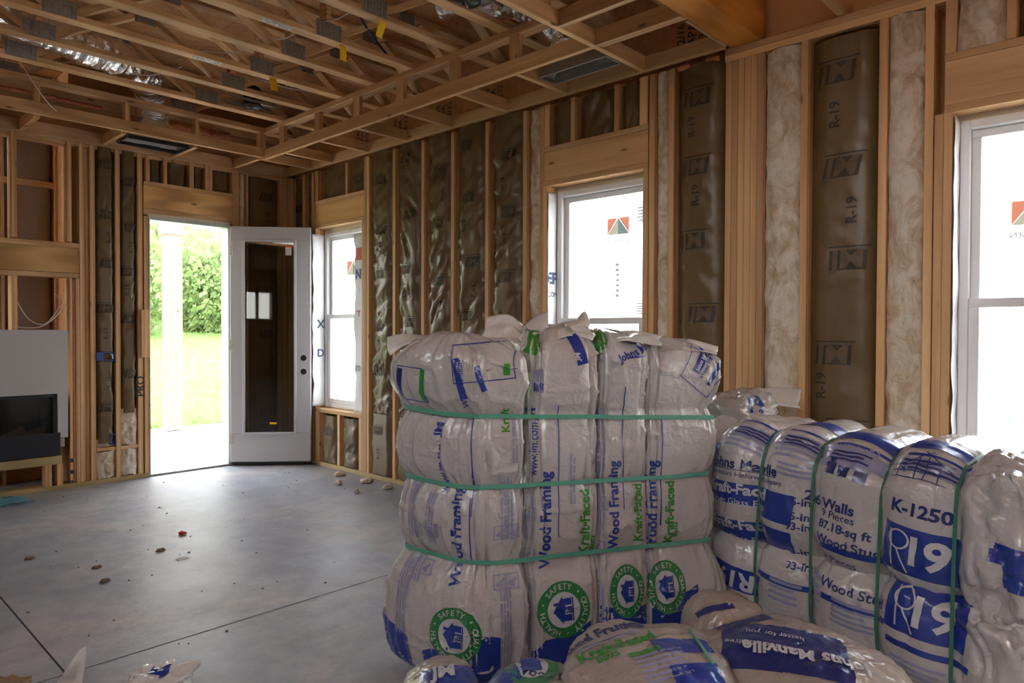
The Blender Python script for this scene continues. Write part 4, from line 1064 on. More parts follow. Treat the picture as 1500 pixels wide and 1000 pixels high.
# knotted corner of the rightmost bag, bulging over the strap
def blob(name, parent, c, r, seed, m='bag_white', amp=.18, nu=56, nv=36, rot=0):
    vs = []; ca, sa = math.cos(rot), math.sin(rot)
    for j in range(nv + 1):
        ph = math.pi * j / nv
        for i in range(nu):
            th = 2 * math.pi * i / nu
            a, b = se(th, 2.6); s = math.sin(ph) ** .8; d = Vector((a * s, b * s, math.copysign(abs(math.cos(ph)) ** .8, math.cos(ph))))
            k = 1 + amp * nz(d.x * 1.6 + seed, d.y * 1.6, d.z * 1.6) + amp * .45 * nz(d.x * 5 + seed, d.y * 5, d.z * 5) + amp * .18 * nz(d.x * 13, d.y * 13 + seed, d.z * 13)
            x, y = d.x * r[0] * k, d.y * r[1] * k
            vs.append(Vector((c[0] + x * ca - y * sa, c[1] + x * sa + y * ca, max(c[2] + d.z * r[2] * k, .003))))
    fs = [(j * nu + i, (j + 1) * nu + i, (j + 1) * nu + (i + 1) % nu, j * nu + (i + 1) % nu) for j in range(nv) for i in range(nu)]
    o = mesh(name, vs, fs, m, parent, True); return o, BVHTree.FromPolygons(vs, fs)

# prints of the upright bundle
def pr(bi, x, y, shape, m, N, text_up=True, rot=0.0, name='print', maxlen=.014, label=None, lift=.0025):
    """print on bag bi where the photo shows it; N = outward normal of that bag side; text runs upward when text_up"""
    t, o, bv = bags[bi]; h = hit(bv, x, y)
    if h is None: return None
    N = Vector(N).normalized(); R_ = UP0.cross(N).normalized(); Uv, Vv = (UP0, -R_) if text_up else (R_, UP0)
    if rot: c, s = math.cos(rot), math.sin(rot); Uv, Vv = Uv * c + Vv * s, Vv * c - Uv * s
    return decal(name, shape, bv, h, Uv, Vv, m, t, lift, maxlen, label)
NF = -NB; NL = L2W(-.80, -.60); NC = L2W(-.35, -.94)
def seal(bi, x, y, N, rot=0.0, s=1.0, squash=1.0):
    R = .105 * s
    q = lambda sh: xf2(sh, sx=squash)
    pr(bi, x, y, q(ring_2d(R * .62, R, 44)), 'ink_seal', N, False, rot, 'seal_ring')
    pr(bi, x, y, q(ring_2d(R * .03, R * .62, 32)), 'ink_white', N, False, rot, 'seal_field', lift=.002)
    L_ = []
    for word, start, step in (('HEALTH', 2.55, -.20), ('SAFETY', 2.2, -.20), ('QUALITY', .35, -.20)):
        pass
    ring = 'SAFETY \u2022 QUALITY \u2022 HEALTH \u2022 '
    for k, ch in enumerate(ring):
        if ch == ' ': continue
        a = 2.35 - 2 * math.pi * k / len(ring); sh = text_2d(ch, R * .27, .01)
        L_.append(xf2(sh, R * .81 * math.cos(a), R * .81 * math.sin(a), a - math.pi / 2))
    pr(bi, x, y, q(join2(*L_)), 'ink_white', N, False, rot, 'seal_lettering', lift=.0045)
    # house with a family in the doorway
    w = R * .40
    house = join2((([(-w, -w * .75), (-w * .42, -w * .75), (-w * .42, w * .1), (-w, w * .1)]), [(0, 1, 2, 3)]), (([(w * .42, -w * .75), (w, -w * .75), (w, w * .1), (w * .42, w * .1)]), [(0, 1, 2, 3)]),
                  (([(-w * .42, -w * .1), (w * .42, -w * .1), (w * .42, w * .1), (-w * .42, w * .1)]), [(0, 1, 2, 3)]), (([(-w * 1.25, w * .1), (w * 1.25, w * .1), (0, w * 1.05)]), [(0, 1, 2)]),
                  rect_2d(w * .45, w * .72, w * .4, w * .98), rect_2d(-w * 1.05, w * 1.05, -w * .92, -w * .8))
    for cx, h_ in ((-.22, .42), (.2, .5), (0, .28)):
        house = join2(house, rect_2d(w * (cx - .09), w * (cx + .09), -w * .8, -w * .8 + w * h_), xf2(ring_2d(.001, w * .10, 10), w * cx, -w * .8 + w * (h_ + .12)))
    pr(bi, x, y, q(xf2(house, rot=math.pi / 2)), 'ink_blue', N, False, rot, 'seal_house', lift=.004)
def band(bi, x, y, pts, m, N, name='print_band'):
    bm = bmesh.new(); vv = [bm.verts.new((a, b, 0)) for a, b in pts]; bm.faces.new(vv); bmesh.ops.triangulate(bm, faces=bm.faces[:])
    for _ in range(6):
        es = [e for e in bm.edges if e.calc_length() > .022]
        if not es: break
        bmesh.ops.subdivide_edges(bm, edges=es, cuts=1); bmesh.ops.triangulate(bm, faces=bm.faces[:])
    bm.verts.index_update(); sh = [(v.co.x, v.co.y) for v in bm.verts], [tuple(v.index for v in f.verts) for f in bm.faces]; bm.free()
    return pr(bi, x, y, sh, m, N, False, 0, name, 0, None, .0016)
T = lambda s, z, b=.02: text_2d(s, z, b)
# dark blue feet of the bags
band(0, 575, 950, [(-.12, -.22), (.14, -.22), (.14, .10), (.0, .14), (-.12, .20)], 'ink_blue', NL)
band(0, 665, 970, [(-.14, -.16), (.16, -.16), (.17, .10), (.06, .12), (-.02, .06), (-.14, .02)], 'ink_blue', NC)
band(1, 820, 950, [(-.14, -.2), (.13, -.2), (.13, .10), (.06, .06), (-.06, .04), (-.14, -.05)], 'ink_blue', NF)
band(2, 920, 905, [(-.12, -.2), (.12, -.2), (.12, .05), (.0, .03), (-.12, .06)], 'ink_blue', NF)
band(3, 985, 895, [(-.09, -.2), (.12, -.2), (.12, .10), (.02, .05), (-.09, .02)], 'ink_blue', NF)
seal(0, 664, 932, NC, -.06, 1.02); seal(0, 546, 880, NL, 0, 1.0); seal(1, 826, 893, NF, .05, 1.04); seal(2, 919, 866, NF, 0, 1.0, .72); seal(3, 977, 860, NF, .05, 1.02, .8)
# big lettering running up the bags
pr(0, 668, 785, T('Wood Framing', .062, .03), 'ink_blue', NC, True, 0, 'lettering')
pr(0, 692, 835, T('Kraft-Faced', .05, .03), 'ink_green', NC, True, 0, 'lettering') if False else None
pr(1, 800, 762, T('Wood Framing', .062, .03), 'ink_blue', NF, True, 0, 'lettering'); pr(1, 856, 764, T('Kraft-Faced', .056, .035), 'ink_green', NF, True, 0, 'lettering'); pr(1, 866, 795, T('Batts', .034, .015), 'ink_green', NF, True, 0, 'lettering')
pr(2, 900, 740, T('Wood Framing', .058, .03), 'ink_blue', NF, True, 0, 'lettering'); pr(2, 934, 750, T('Kraft-Faced', .05, .03), 'ink_green', NF, True, 0, 'lettering')
pr(3, 955, 742, T('Wood Framing', .062, .03), 'ink_blue', NF, True, 0, 'lettering'); pr(3, 981, 750, T('Kraft-Faced', .056, .035), 'ink_green', NF, True, 0, 'lettering'); pr(3, 989, 775, T('Batts', .032, .015), 'ink_green', NF, True, 0, 'lettering')
pr(0, 644, 628, T('JM', .05, .04), 'ink_blue', NL, True, 0, 'lettering'); pr(0, 648, 685, T('www.jm.com', .036, .01), 'ink_blue', NL, True, 0, 'lettering'); pr(1, 782, 658, T('www.jm.com', .040, .01), 'ink_blue', NF, True, 0, 'lettering')
pr(0, 740, 615, T('Kraft', .045, .02), 'ink_green', NF, True, 0, 'lettering'); pr(1, 777, 605, T('JM', .045, .04), 'ink_blue', NF, True, 0, 'lettering')
# thin blue rules
for bi, x, y, l, N in ((0, 692, 680, .40, NC), (1, 818, 690, .52, NF), (2, 912, 655, .5, NF), (3, 968, 690, .45, NF), (0, 688, 780, .26, NC)):
    pr(bi, x, y, rect_2d(-l / 2, l / 2, -.002, .002, .015), 'ink_blue', N, True, 0, 'rule', 0)
# blocks of fine print
for bi, x, y, w, l, nn, N, sd in ((0, 605, 745, .05, .22, 4, NL, 1), (0, 628, 760, .04, .20, 3, NL, 2), (0, 590, 870, .06, .30, 5, NL, 3), (0, 613, 830, .05, .10, 3, NL, 4), (0, 742, 745, .055, .24, 4, NF, 5), (0, 742, 920, .05, .30, 4, NF, 6), (1, 772, 745, .035, .24, 3, NF, 7), (1, 765, 900, .03, .3, 3, NF, 8), (2, 876, 730, .03, .3, 3, NF, 9), (2, 872, 890, .04, .25, 4, NF, 10), (1, 838, 700, .03, .2, 2, NF, 11), (0, 755, 640, .03, .2, 2, NF, 12), (3, 947, 800, .02, .2, 2, NF, 13), (2, 880, 640, .03, .25, 2, NF, 14)):
    pr(bi, x, y, xf2(bars_2d(-w / 2, w / 2, -l / 2, l / 2, nn, sd, True), rot=-math.pi / 2), 'ink_grey', N, True, 0, 'small_print', 0)
def icon(bi, x, y, N, s=.035):
    sh = join2(rect_2d(-s, s, s * .85, s), rect_2d(-s, s, -s, -s * .85), rect_2d(-s, -s * .85, -s, s), rect_2d(s * .85, s, -s, s), xf2(rect_2d(-s * .7, s * .7, -s * .2, s * .2), rot=.6), rect_2d(-s * .2, s * .3, -s * .7, s * .1))
    pr(bi, x, y, sh, 'ink_grey', N, False, 0, 'pictogram')
for bi, x, y, N in ((0, 612, 772, NL), (0, 629, 776, NL), (0, 606, 820, NL), (0, 625, 830, NL), (0, 733, 780, NF), (0, 752, 778, NF), (0, 733, 852, NF), (0, 750, 850, NF), (1, 771, 752, NF), (1, 770, 812, NF), (2, 876, 735, NF), (2, 873, 800, NF)): icon(bi, x, y, N, .028)
# labels crumpled round the crowns
def frame2(w, h, t=.004): return join2(rect_2d(-w, w, h - t, h), rect_2d(-w, w, -h, -h + t), rect_2d(-w, -w + t, -h, h), rect_2d(w - t, w, -h, h))
pr(0, 600, 562, frame2(.075, .07), 'ink_blue', NL, False, -.05, 'print'); pr(0, 585, 560, rect_2d(-.012, .012, -.055, .06), 'ink_navy', NL, False, -.15, 'print_band'); pr(0, 618, 562, rect_2d(-.011, .011, -.07, .06), 'ink_green', NL, False, -.2, 'print_band')
pr(0, 672, 555, rect_2d(-.014, .014, -.08, .08), 'ink_blue', NC, False, .2, 'print_band'); pr(0, 676, 562, T('Wood Framing', .030, .02), 'ink_blue', NC, True, .1, 'lettering')
pr(0, 705, 530, xf2(frame2(.11, .075), rot=.1), 'ink_blue', NC, False, 0, 'print'); pr(0, 703, 555, rect_2d(-.010, .010, -.05, .05), 'ink_blue', NC, False, .3, 'print_band'); pr(0, 742, 541, rect_2d(-.014, .014, -.022, .022), 'ink_green', NF, False, 0, 'print_band')
pr(1, 785, 500, rect_2d(-.018, .018, -.055, .055), 'ink_green', NF, False, -.5, 'print_band'); pr(1, 848, 512, rect_2d(-.022, .022, -.06, .06), 'ink_blue', NF, False, .25, 'print_band'); pr(1, 846, 522, T('JM', .03, .03), 'ink_white', NF, True, 0, 'lettering', lift=.004); pr(1, 789, 558, rect_2d(-.017, .017, -.045, .045), 'ink_grey', NF, False, 0, 'print_band'); pr(1, 789, 567, rect_2d(-.017, .017, -.016, .016), 'ink_blue', NF, False, 0, 'print_band', lift=.0035)
pr(2, 879, 500, rect_2d(-.018, .018, -.05, .05), 'ink_green', NF, False, -.6, 'print_band'); pr(2, 943, 511, T('Johns Manville', .042, .03), 'ink_blue', NF, False, .35, 'lettering'); pr(2, 940, 522, rect_2d(-.06, .06, -.003, .003), 'ink_blue', NF, False, .1, 'rule')
pr(3, 1030, 523, rect_2d(-.075, .075, -.018, .018), 'ink_blue', NF, False, .95, 'print_band'); pr(3, 1030, 523, T('Johns Manville', .024, .02), 'ink_white', NF, False, .95, 'lettering', lift=.005); pr(3, 1038, 532, T('Wood Framing', .024, .015), 'ink_blue', NF, False, .95, 'lettering'); pr(3, 1047, 548, rect_2d(-.055, .055, -.01, .01), 'ink_blue', NF, False, .95, 'print_band'); pr(3, 1058, 560, T('Kraft-Faced', .026, .015), 'ink_green', NF, False, .95, 'lettering')
pr(3, 1030, 545, frame2(.075, .085, .003), 'ink_blue', NF, False, .95, 'print')
# straps
def strap_loop(name, bodies, z0, tilt, label, h=.017):
    pts = []
    for t, o, bv in bodies:
        for v in o.data.vertices:
            w = v.co; tt = (w - along(0)).dot(E_)
            if abs(w.z - (z0 + tilt * tt)) < .014: pts.append((w.x, w.y))
    pts = sorted(set(pts))
    def half(ps):
        r_ = []
        for p in ps:
            while len(r_) > 1 and (r_[-1][0] - r_[-2][0]) * (p[1] - r_[-2][1]) - (r_[-1][1] - r_[-2][1]) * (p[0] - r_[-2][0]) <= 0: r_.pop()
            r_.append(p)
        return r_
    hull = half(pts)[:-1] + half(pts[::-1])[:-1]
    H = [Vector((x, y, 0)) for x, y in hull]; P_ = []
    for i in range(len(H)):
        a, b = H[i], H[(i + 1) % len(H)]; k = max(1, int((b - a).length / .03))
        for j in range(k): P_.append(a.lerp(b, j / k))
    cen = sum(P_, Vector()) / len(P_); vs = []; n = len(P_)
    for i, p in enumerate(P_):
        d = (P_[(i + 1) % n] - P_[i - 1]).normalized(); out = Vector((d.y, -d.x, 0)); z = z0 + tilt * (p - along(0)).dot(E_) + .003 * nz(p.x * 6, p.y * 6, z0)
        for dz, dd in ((-h / 2, .0035), (h / 2, .0035), (h / 2, .005), (-h / 2, .005)): q = p + out * dd; vs.append((q.x, q.y, z + dz))
    fs = []
    for i in range(n):
        j = (i + 1) % n
        for k in range(4): fs.append((i * 4 + k, i * 4 + (k + 1) % 4, j * 4 + (k + 1) % 4, j * 4 + k))
    return tag(mesh(name, vs, fs, 'strap_green'), label, 'strap', 'green straps round the upright bundle')
strap_loop('strap', bags, STRZ[2], -.035, 'top green strap round the upright bundle of bags')
strap_loop('strap', bags, STRZ[1], .0, 'middle green strap round the upright bundle of bags')
strap_loop('strap', bags, STRZ[0], .01, 'lowest visible green strap round the upright bundle of bags')

# ------------------------------------------------------------------ the bundle lying along the window wall
G_ = Vector((-.22, -.97, 0)).normalized(); GP = Vector((-.97, .22, 0)).normalized()    # axis toward the camera; outward to the room
ORG = Vector((3.25, 1.65, 0))
LSTR = [.205, .463, .713, .978, 1.228]
def sect(s):
    """1 in the middle of a section, 0 at the straps"""
    e = [-.05] + LSTR + [1.50]
    for a, b in zip(e[:-1], e[1:]):
        if a <= s <= b: t = (2 * s - a - b) / (b - a); return 1 - abs(t) ** 2.6
    return 0
def make_lying(s0, s1, zc, hz, hw, off, seed, n=2.8, amp=.06, nv=190, nu=100, wild=0):
    vs = []; sd = seed * 4.1
    for j in range(nv + 1):
        v = j / nv; s = s0 + (s1 - s0) * v; cap = 1.0
        q = min(v, 1 - v) / .07
        if q < 1: cap = max(.03, (1 - (1 - q) ** 2.3) ** .5)
        B = amp * sect(s) * cap; pz = 1 - sect(s); wl_ = max(0, (s - 1.23) / .1) if wild else 0; wl_ = min(1, wl_)
        for i in range(nu):
            th = 2 * math.pi * i / nu; a, b = se(th, n)      # a outward to the room, b up
            cr = max(0, 1 - abs(nz(s * 9 + sd, th * 1.3, sd * 3)) * 7) ** 2; fold = nz(th * 4.5 + sd, s * 5, sd); fine = nz(th * 14, s * 16 + sd, sd); big = nz(math.cos(th) * 2.2, math.sin(th) * 2.2, s * 3 + sd)
            d = .014 * big + (.005 + .012 * pz) * fold + .0035 * fine - .009 * cr + wl_ * (.045 * nz(th * 3, s * 9, sd) + .026 * nz(th * 8, s * 20, sd) - .03 * max(0, 1 - abs(nz(th * 3 + s * 6, s * 7, sd + 2)) * 6) ** 2)
            ra = hw * cap + B + d; rb = hz * cap + B * .8 + d
            p = ORG + G_ * s + GP * (off + a * ra); vs.append(Vector((p.x, p.y, max(.004, zc + b * rb))))
    fs = [(j * nu + i, (j + 1) * nu + i, (j + 1) * nu + (i + 1) % nu, j * nu + (i + 1) % nu) for j in range(nv) for i in range(nu)]
    fs.append(tuple(range(nu))); fs.append(tuple(range((nv + 1) * nu - 1, nv * nu - 1, -1)))
    bvt = BVHTree.FromPolygons(vs, fs)
    t = empty('insulation_bag', ORG + G_ * (s0 + s1) / 2 + Vector((0, 0, max(.004, zc - hz))))
    o = mesh('bag_body', vs, [f[::-1] for f in fs], 'bag_white', t, True)
    return t, o, bvt
lying = [make_lying(.05, 1.52, .705, .25, .275, .0, 21, 3.1, wild=1), make_lying(.06, 1.50, .32, .175, .275, .012, 22, 4.2, .05, wild=1), make_lying(.08, 1.46, .10, .10, .20, -.02, 23, 3.0, .03)]
for (t, o, bv), lab in zip(lying, ['topmost long white bag of the bundle lying under the right window, blue printed', 'middle white bag of the lying bundle, just beneath its rounded top bag', 'bottom white bag of the lying bundle, resting on the floor']):
    tag(t, lab, 'insulation bag', 'bags of the bundle lying along the window wall')
def lpnt(li, x, y, shape, m, up=0.0, rot=0.0, name='print', maxlen=.014, lift=.0025):
    t, o, bv = lying[li]; h = hit(bv, x, y)
    if h is None: return None
    N = (GP * math.cos(up) + UP0 * math.sin(up)).normalized(); R_ = UP0.cross(N).normalized(); Vv = N.cross(R_)
    if rot: c, s = math.cos(rot), math.sin(rot); R_, Vv = R_ * c + Vv * s, Vv * c - R_ * s
    return decal(name, shape, bv, h, R_, Vv, m, t, lift, maxlen)
# top caps: blue bands and grey blocks
for x, y, s in ((1130, 606, 1), (1205, 622, 1), (1275, 640, 1), (1385, 655, 1.0)):
    lpnt(0, x, y, rect_2d(-.105 * s, .105 * s, -.035, .035), 'ink_blue', 1.1, 0, 'print_band'); lpnt(0, x - 22, y + 30, rect_2d(-.10, .10, -.03, .03), 'ink_grey', .8, 0, 'print_band', lift=.0018); lpnt(0, x - 22, y + 30, bars_2d(-.09, .09, -.025, .025, 3, int(x), False), 'ink_navy', .8, 0, 'small_print', lift=.004); lpnt(0, x - 10, y + 16, rect_2d(-.10 * s, .10 * s, -.006, .006), 'ink_blue', .9, 0, 'rule')
lpnt(0, 1095, 640, bars_2d(-.09, .09, -.06, .03, 4, 31, False), 'ink_grey', .7, 0, 'small_print'); lpnt(0, 1165, 655, bars_2d(-.09, .09, -.05, .05, 4, 32, False), 'ink_grey', .7, 0, 'small_print')
lpnt(0, 1240, 668, join2(rect_2d(-.10, .10, -.05, .05)), 'ink_grey', .6, 0, 'print_band'); lpnt(0, 1255, 640, T('Wood Stud', .04, .02), 'ink_blue', 1.0, 0, 'lettering')
lpnt(0, 1232, 690, join2(rect_2d(-.06, -.02, -.02, .025), rect_2d(-.01, .03, -.02, .02), rect_2d(.05, .09, -.025, .02), xf2(ring_2d(.001, .012, 10), -.04, .035)), 'ink_navy', .4, -.1, 'pictogram', lift=.004)
# drawing of a framed house
hs = [rect_2d(-.09, .09, -.004, .0), rect_2d(-.07, -.066, -.03, .03), rect_2d(.06, .064, -.03, .03), xf2(rect_2d(-.06, .06, -.002, .002), -.02, .05, .6), xf2(rect_2d(-.06, .06, -.002, .002), .05, .05, -.6), xf2(rect_2d(-.10, .10, -.002, .002), 0, .03, .1), rect_2d(-.01, -.006, -.03, .06), rect_2d(.02, .024, -.03, .06), xf2(rect_2d(-.09, .09, -.002, .002), 0, -.03, -.05)]
lpnt(0, 1345, 690, join2(*hs), 'ink_navy', .55, 0, 'print')
NVY = 'ink_navy'
# section 1-2
lpnt(0, 1092, 682, T('Johns Manville', .058, .03), NVY, .15, 0, 'lettering'); lpnt(0, 1092, 697, T('A Berkshire Hathaway Company', .028, .005), NVY, .12, 0, 'lettering'); lpnt(0, 1092, 690, rect_2d(-.16, .16, -.0015, .0015), NVY, .12, 0, 'rule')
lpnt(0, 1075, 722, rect_2d(-.13, .13, -.045, .045), 'ink_blue', .05, 0, 'print_band'); lpnt(0, 1078, 716, T('Kraft-Faced', .062, .035), 'ink_white', .05, 0, 'lettering', lift=.005); lpnt(0, 1080, 735, T('Fiber Glass Batts', .038, .005), 'ink_white', .05, 0, 'lettering', lift=.005)
lpnt(0, 1078, 775, rect_2d(-.13, .13, -.05, .045), 'ink_blue', .0, 0, 'print_band'); lpnt(0, 1080, 768, T('Kraft-Faced', .062, .035), 'ink_white', 0, 0, 'lettering', lift=.005); lpnt(0, 1082, 787, T('Fiber Glass Batts', .038, .005), 'ink_white', 0, 0, 'lettering', lift=.005)
lpnt(0, 1135, 742, rect_2d(-.075, .075, -.06, .06), 'ink_blue', .05, -.05, 'print_band'); lpnt(0, 1135, 790, rect_2d(-.075, .075, -.05, .05), 'ink_blue', .0, -.05, 'print_band')
for x, y, s in ((1166, 735, '6.5-in'), (1166, 757, '15-in'), (1167, 772, '93-in'), (1167, 808, '15-in'), (1168, 830, '93-in')):
    for li in (0, 1):
        if lpnt(li, x, y, T(s, .042, .025), NVY, .05, 0, 'lettering'): break
# section 3
lpnt(0, 1210, 737, T('2x6 Walls', .054, .03), NVY, .1, -.1, 'lettering')
for x, y, s, z, b in ((1225, 757, '9 Pieces', .040, .005), (1232, 777, '87.18-sq ft', .045, .025), (1235, 800, 'Wood Stud', .048, .02), (1228, 822, '9 Pieces', .040, .005), (1238, 845, '87.18-sq ft', .045, .025), (1245, 868, 'Wood Stud', .050, .02)):
    for li in (0, 1):
        if lpnt(li, x, y, T(s, z, b), NVY, .05, -.1, 'lettering'): break
for x, y in ((1245, 812), (1140, 852), (1245, 890)):
    for li in (0, 1):
        if lpnt(li, x, y, rect_2d(-.12, .12, -.012, .012), 'ink_blue', 0, -.1, 'print_band', lift=.002): break
# section 4
lpnt(0, 1345, 750, T('K-1250', .062, .035), NVY, .1, -.12, 'lettering')
def r19(li, x, y):
    lpnt(li, x, y, rect_2d(-.125, .125, -.085, .085), 'ink_blue', .0, -.12, 'print_band', lift=.002)
    lpnt(li, x + 10, y + 3, T('19', .14, .03), 'ink_white', .0, -.12, 'lettering', lift=.005)
    rr = [xf2(rect_2d(-.003, .003, -.065, .065, .012), -.085, 0, .08), xf2(ring_2d(.030, .036, 24), -.062, .035), xf2(rect_2d(-.003, .003, -.045, .045, .012), -.045, -.035, .5)]
    lpnt(li, x, y, join2(*rr), 'ink_white', .0, -.12, 'lettering', lift=.005)
r19(0, 1342, 812)
r19(1, 1352, 902) if hit(lying[1][2], 1352, 902) is not None else None
for x, y in ((1345, 862), (1352, 958)):
    for li in (1, 2, 0):
        if lpnt(li, x, y, rect_2d(-.13, .13, -.011, .011), 'ink_blue', 0, -.12, 'print_band', lift=.002): break
lpnt(2, 1300, 960, T('Kraft-Faced', .06, .03), NVY, 0, 0, 'lettering')
lpnt(0, 1050, 664, join2(rect_2d(-.022, .022, -.05, .05)), 'ink_blue', .15, 0, 'print_band')
for x, y, w, h, nn, sd in ((1150, 868, .07, .05, 4, 61), (1110, 800, .10, .03, 2, 62), (1250, 905, .09, .05, 5, 63), (1345, 985, .10, .03, 3, 64), (1195, 860, .04, .06, 4, 65), (1165, 690, .08, .03, 3, 66), (1350, 870, .10, .012, 2, 67)):
    for li in (0, 1, 2):
        if lpnt(li, x, y, bars_2d(-w, w, -h, h, nn, sd, False), 'ink_grey', 0, -.1, 'small_print'): break
# section 5: loose crumpled end with a blue patch
for li in (0, 1):
    lpnt(li, 1475, 815, rect_2d(-.05, .09, -.03, .03), 'ink_blue', 0, -.1, 'print_band'); lpnt(li, 1485, 845, rect_2d(-.03, .07, -.05, .03), 'ink_blue', 0, -.1, 'print_band')
def lying_strap(s, label, h=.013):
    pts = []
    for t, o, bv in lying:
        for v in o.data.vertices:
            w = v.co - ORG
            if abs(w.dot(G_) - s) < .007: pts.append((w.dot(GP), v.co.z))
    pts = sorted(set(pts))
    def half(ps):
        r_ = []
        for p in ps:
            while len(r_) > 1 and (r_[-1][0] - r_[-2][0]) * (p[1] - r_[-2][1]) - (r_[-1][1] - r_[-2][1]) * (p[0] - r_[-2][0]) <= 0: r_.pop()
            r_.append(p)
        return r_
    hull = half(pts)[:-1] + half(pts[::-1])[:-1]; cx = sum(p[0] for p in hull) / len(hull); cz = sum(p[1] for p in hull) / len(hull)
    vs = []; n = len(hull); fs = []
    for x, z in hull:
        d = Vector((x - cx, z - cz)).normalized()
        for ds, dd in ((-h / 2, .003), (h / 2, .003), (h / 2, .0045), (-h / 2, .0045)):
            p = ORG + G_ * (s + ds) + GP * (x + d.x * dd); vs.append((p.x, p.y, max(.001, z + d.y * dd)))
    for i in range(n):
        j = (i + 1) % n
        for k in range(4): fs.append((i * 4 + k, i * 4 + (k + 1) % 4, j * 4 + (k + 1) % 4, j * 4 + k))
    return tag(mesh('strap', vs, fs, 'strap_dark'), label, 'strap', 'green straps round the lying bundle')
for s, lab in zip(LSTR[1:], ['green strap round the lying bundle, nearest the upright bundle', 'green strap round the lying bundle, second from the upright bundle', 'green strap round the lying bundle, left of the K-1250 section', 'green strap round the lying bundle, right of the K-1250 section']): lying_strap(s, lab)
# crumpled tail of plastic sticking up behind the lying bundle
flap(lying[0][0], ([P(1060, 598, 3.5), P(1100, 592, 3.5), P(1172, 598, 3.45)], [P(1085, 578, 3.62), P(1125, 568, 3.62), P(1174, 570, 3.6)]), 31, amp=.025)
_o, _bv = blob('bag_corner', lying[0][0], tuple(P(1085, 606, 3.48)), (.16, .16, .11), 33, 'bag_white', .3)
decal('lettering', T('19', .10, .03), _bv, P(1100, 592, 3.40), RGT0, UP0, 'ink_blue', lying[0][0], .003, .02)

# ------------------------------------------------------------------ loose bags piled in front
def pillow(lat, dep, top, rx, ry, ang, seed, label, m='bag_shaded', group='white bags heaped in the foreground', n=3.4, zb=.0):
    h = L2W(lat, dep); nu, nv = 120, 64; vs = []; sd = seed * 3.3; ca, sa = math.cos(ang), math.sin(ang); zc = (top + zb) / 2; rz = (top - zb) / 2
    for j in range(nv + 1):
        ph = math.pi * j / nv; sp_, cp = math.sin(ph) ** .62, math.copysign(abs(math.cos(ph)) ** .8, math.cos(ph))
        for i in range(nu):
            a, b = se(2 * math.pi * i / nu, n); d = Vector((a * sp_, b * sp_, cp))
            k = 1 + .07 * nz(d.x * 1.5 + sd, d.y * 1.5, d.z * 1.5) + .03 * nz(d.x * 4 + sd, d.y * 7, d.z * 4) + .014 * nz(d.x * 9, d.y * 18 + sd, d.z * 9) + .007 * nz(d.x * 30, d.y * 44, d.z * 30 + sd) - .022 * max(0, 1 - abs(nz(d.x * 3 + sd, d.y * 6 + d.x * 2, d.z * 3)) * 7) ** 2
            x, y = d.x * rx * k, d.y * ry * k
            p = h + FWD0 * (x * sa + y * ca) + RGT0 * (x * ca - y * sa); vs.append(Vector((p.x, p.y, max(.003, zc + d.z * rz * k))))
    fs = [(j * nu + i, (j + 1) * nu + i, (j + 1) * nu + (i + 1) % nu, j * nu + (i + 1) % nu) for j in range(nv) for i in range(nu)]
    t = empty('insulation_bag', Vector((h.x, h.y, zb)), label=label, cat='insulation bag', group=group)
    bvt = BVHTree.FromPolygons(vs, fs)
    o = mesh('bag_body', vs, fs, m, t, True)
    return t, o, bvt
pil = [pillow(-.20, 2.13, .31, .13, .30, .2, 1, 'blue and white bag end low at the foot of the upright bundle'),
       pillow(.06, 1.98, .385, .17, .27, -.15, 2, 'foreground bag showing a flattened green seal, left of the large one'),
       pillow(.42, 2.08, .465, .28, .31, -.25, 3, 'large shade-tinted white bag in the foreground with green and blue lettering'),
       pillow(.76, 2.46, .455, .15, .14, .3, 4, 'plain shade-tinted white bag wedged between the upright and lying bundles'),
       pillow(.87, 2.08, .485, .25, .32, .5, 5, 'foreground bag with broad dark blue label and upside-down lettering'),
       pillow(1.13, 1.86, .36, .14, .22, .3, 6, 'dark blue bag corner at the bottom edge under the lying bundle', 'bag_white')]
def pp_(i, x, y, shape, m, rot=0.0, tilt=.75, name='print', maxlen=.014, lift=.0025):
    t, o, bv = pil[i]; h = hit(bv, x, y)
    if h is None: return None
    N = (-FWD0 * math.cos(tilt) + UP0 * math.sin(tilt)); R_ = RGT0; Vv = N.cross(R_); c, s = math.cos(rot), math.sin(rot)
    return decal(name, shape, bv, h, R_ * c + Vv * s, Vv * c - R_ * s, m, t, lift, maxlen)
pp_(0, 660, 985, rect_2d(-.10, .12, -.12, .03), 'ink_blue', .2, name='print_band'); pp_(0, 650, 985, T('JM', .07, .04), 'ink_white', .2, lift=.006)
R0 = .085
pp_(1, 778, 975, xf2(ring_2d(R0 * .6, R0, 40)), 'ink_seal', .1, name='seal_ring'); pp_(1, 778, 975, ring_2d(.002, R0 * .6, 30), 'ink_white', .1, name='seal_field', lift=.002)
pp_(1, 778, 975, join2(rect_2d(-.03, .03, -.025, .01), (([(-.04, .01), (.04, .01), (0, .04)]), [(0, 1, 2)])), 'ink_blue', .1, name='seal_house', lift=.005)
pp_(1, 735, 985, rect_2d(-.06, .05, -.05, .02), 'ink_blue', .3, name='print_band'); pp_(1, 820, 992, T('Wood Framing', .045, .03), NVY, -.2, name='lettering')
pp_(2, 875, 930, T('Wood Framing', .052, .03), NVY, .38, name='lettering'); pp_(2, 905, 945, T('Kraft-Faced', .056, .035), 'ink_green', .38, name='lettering'); pp_(2, 890, 962, T('Batts', .036, .02), 'ink_green', .38, name='lettering')
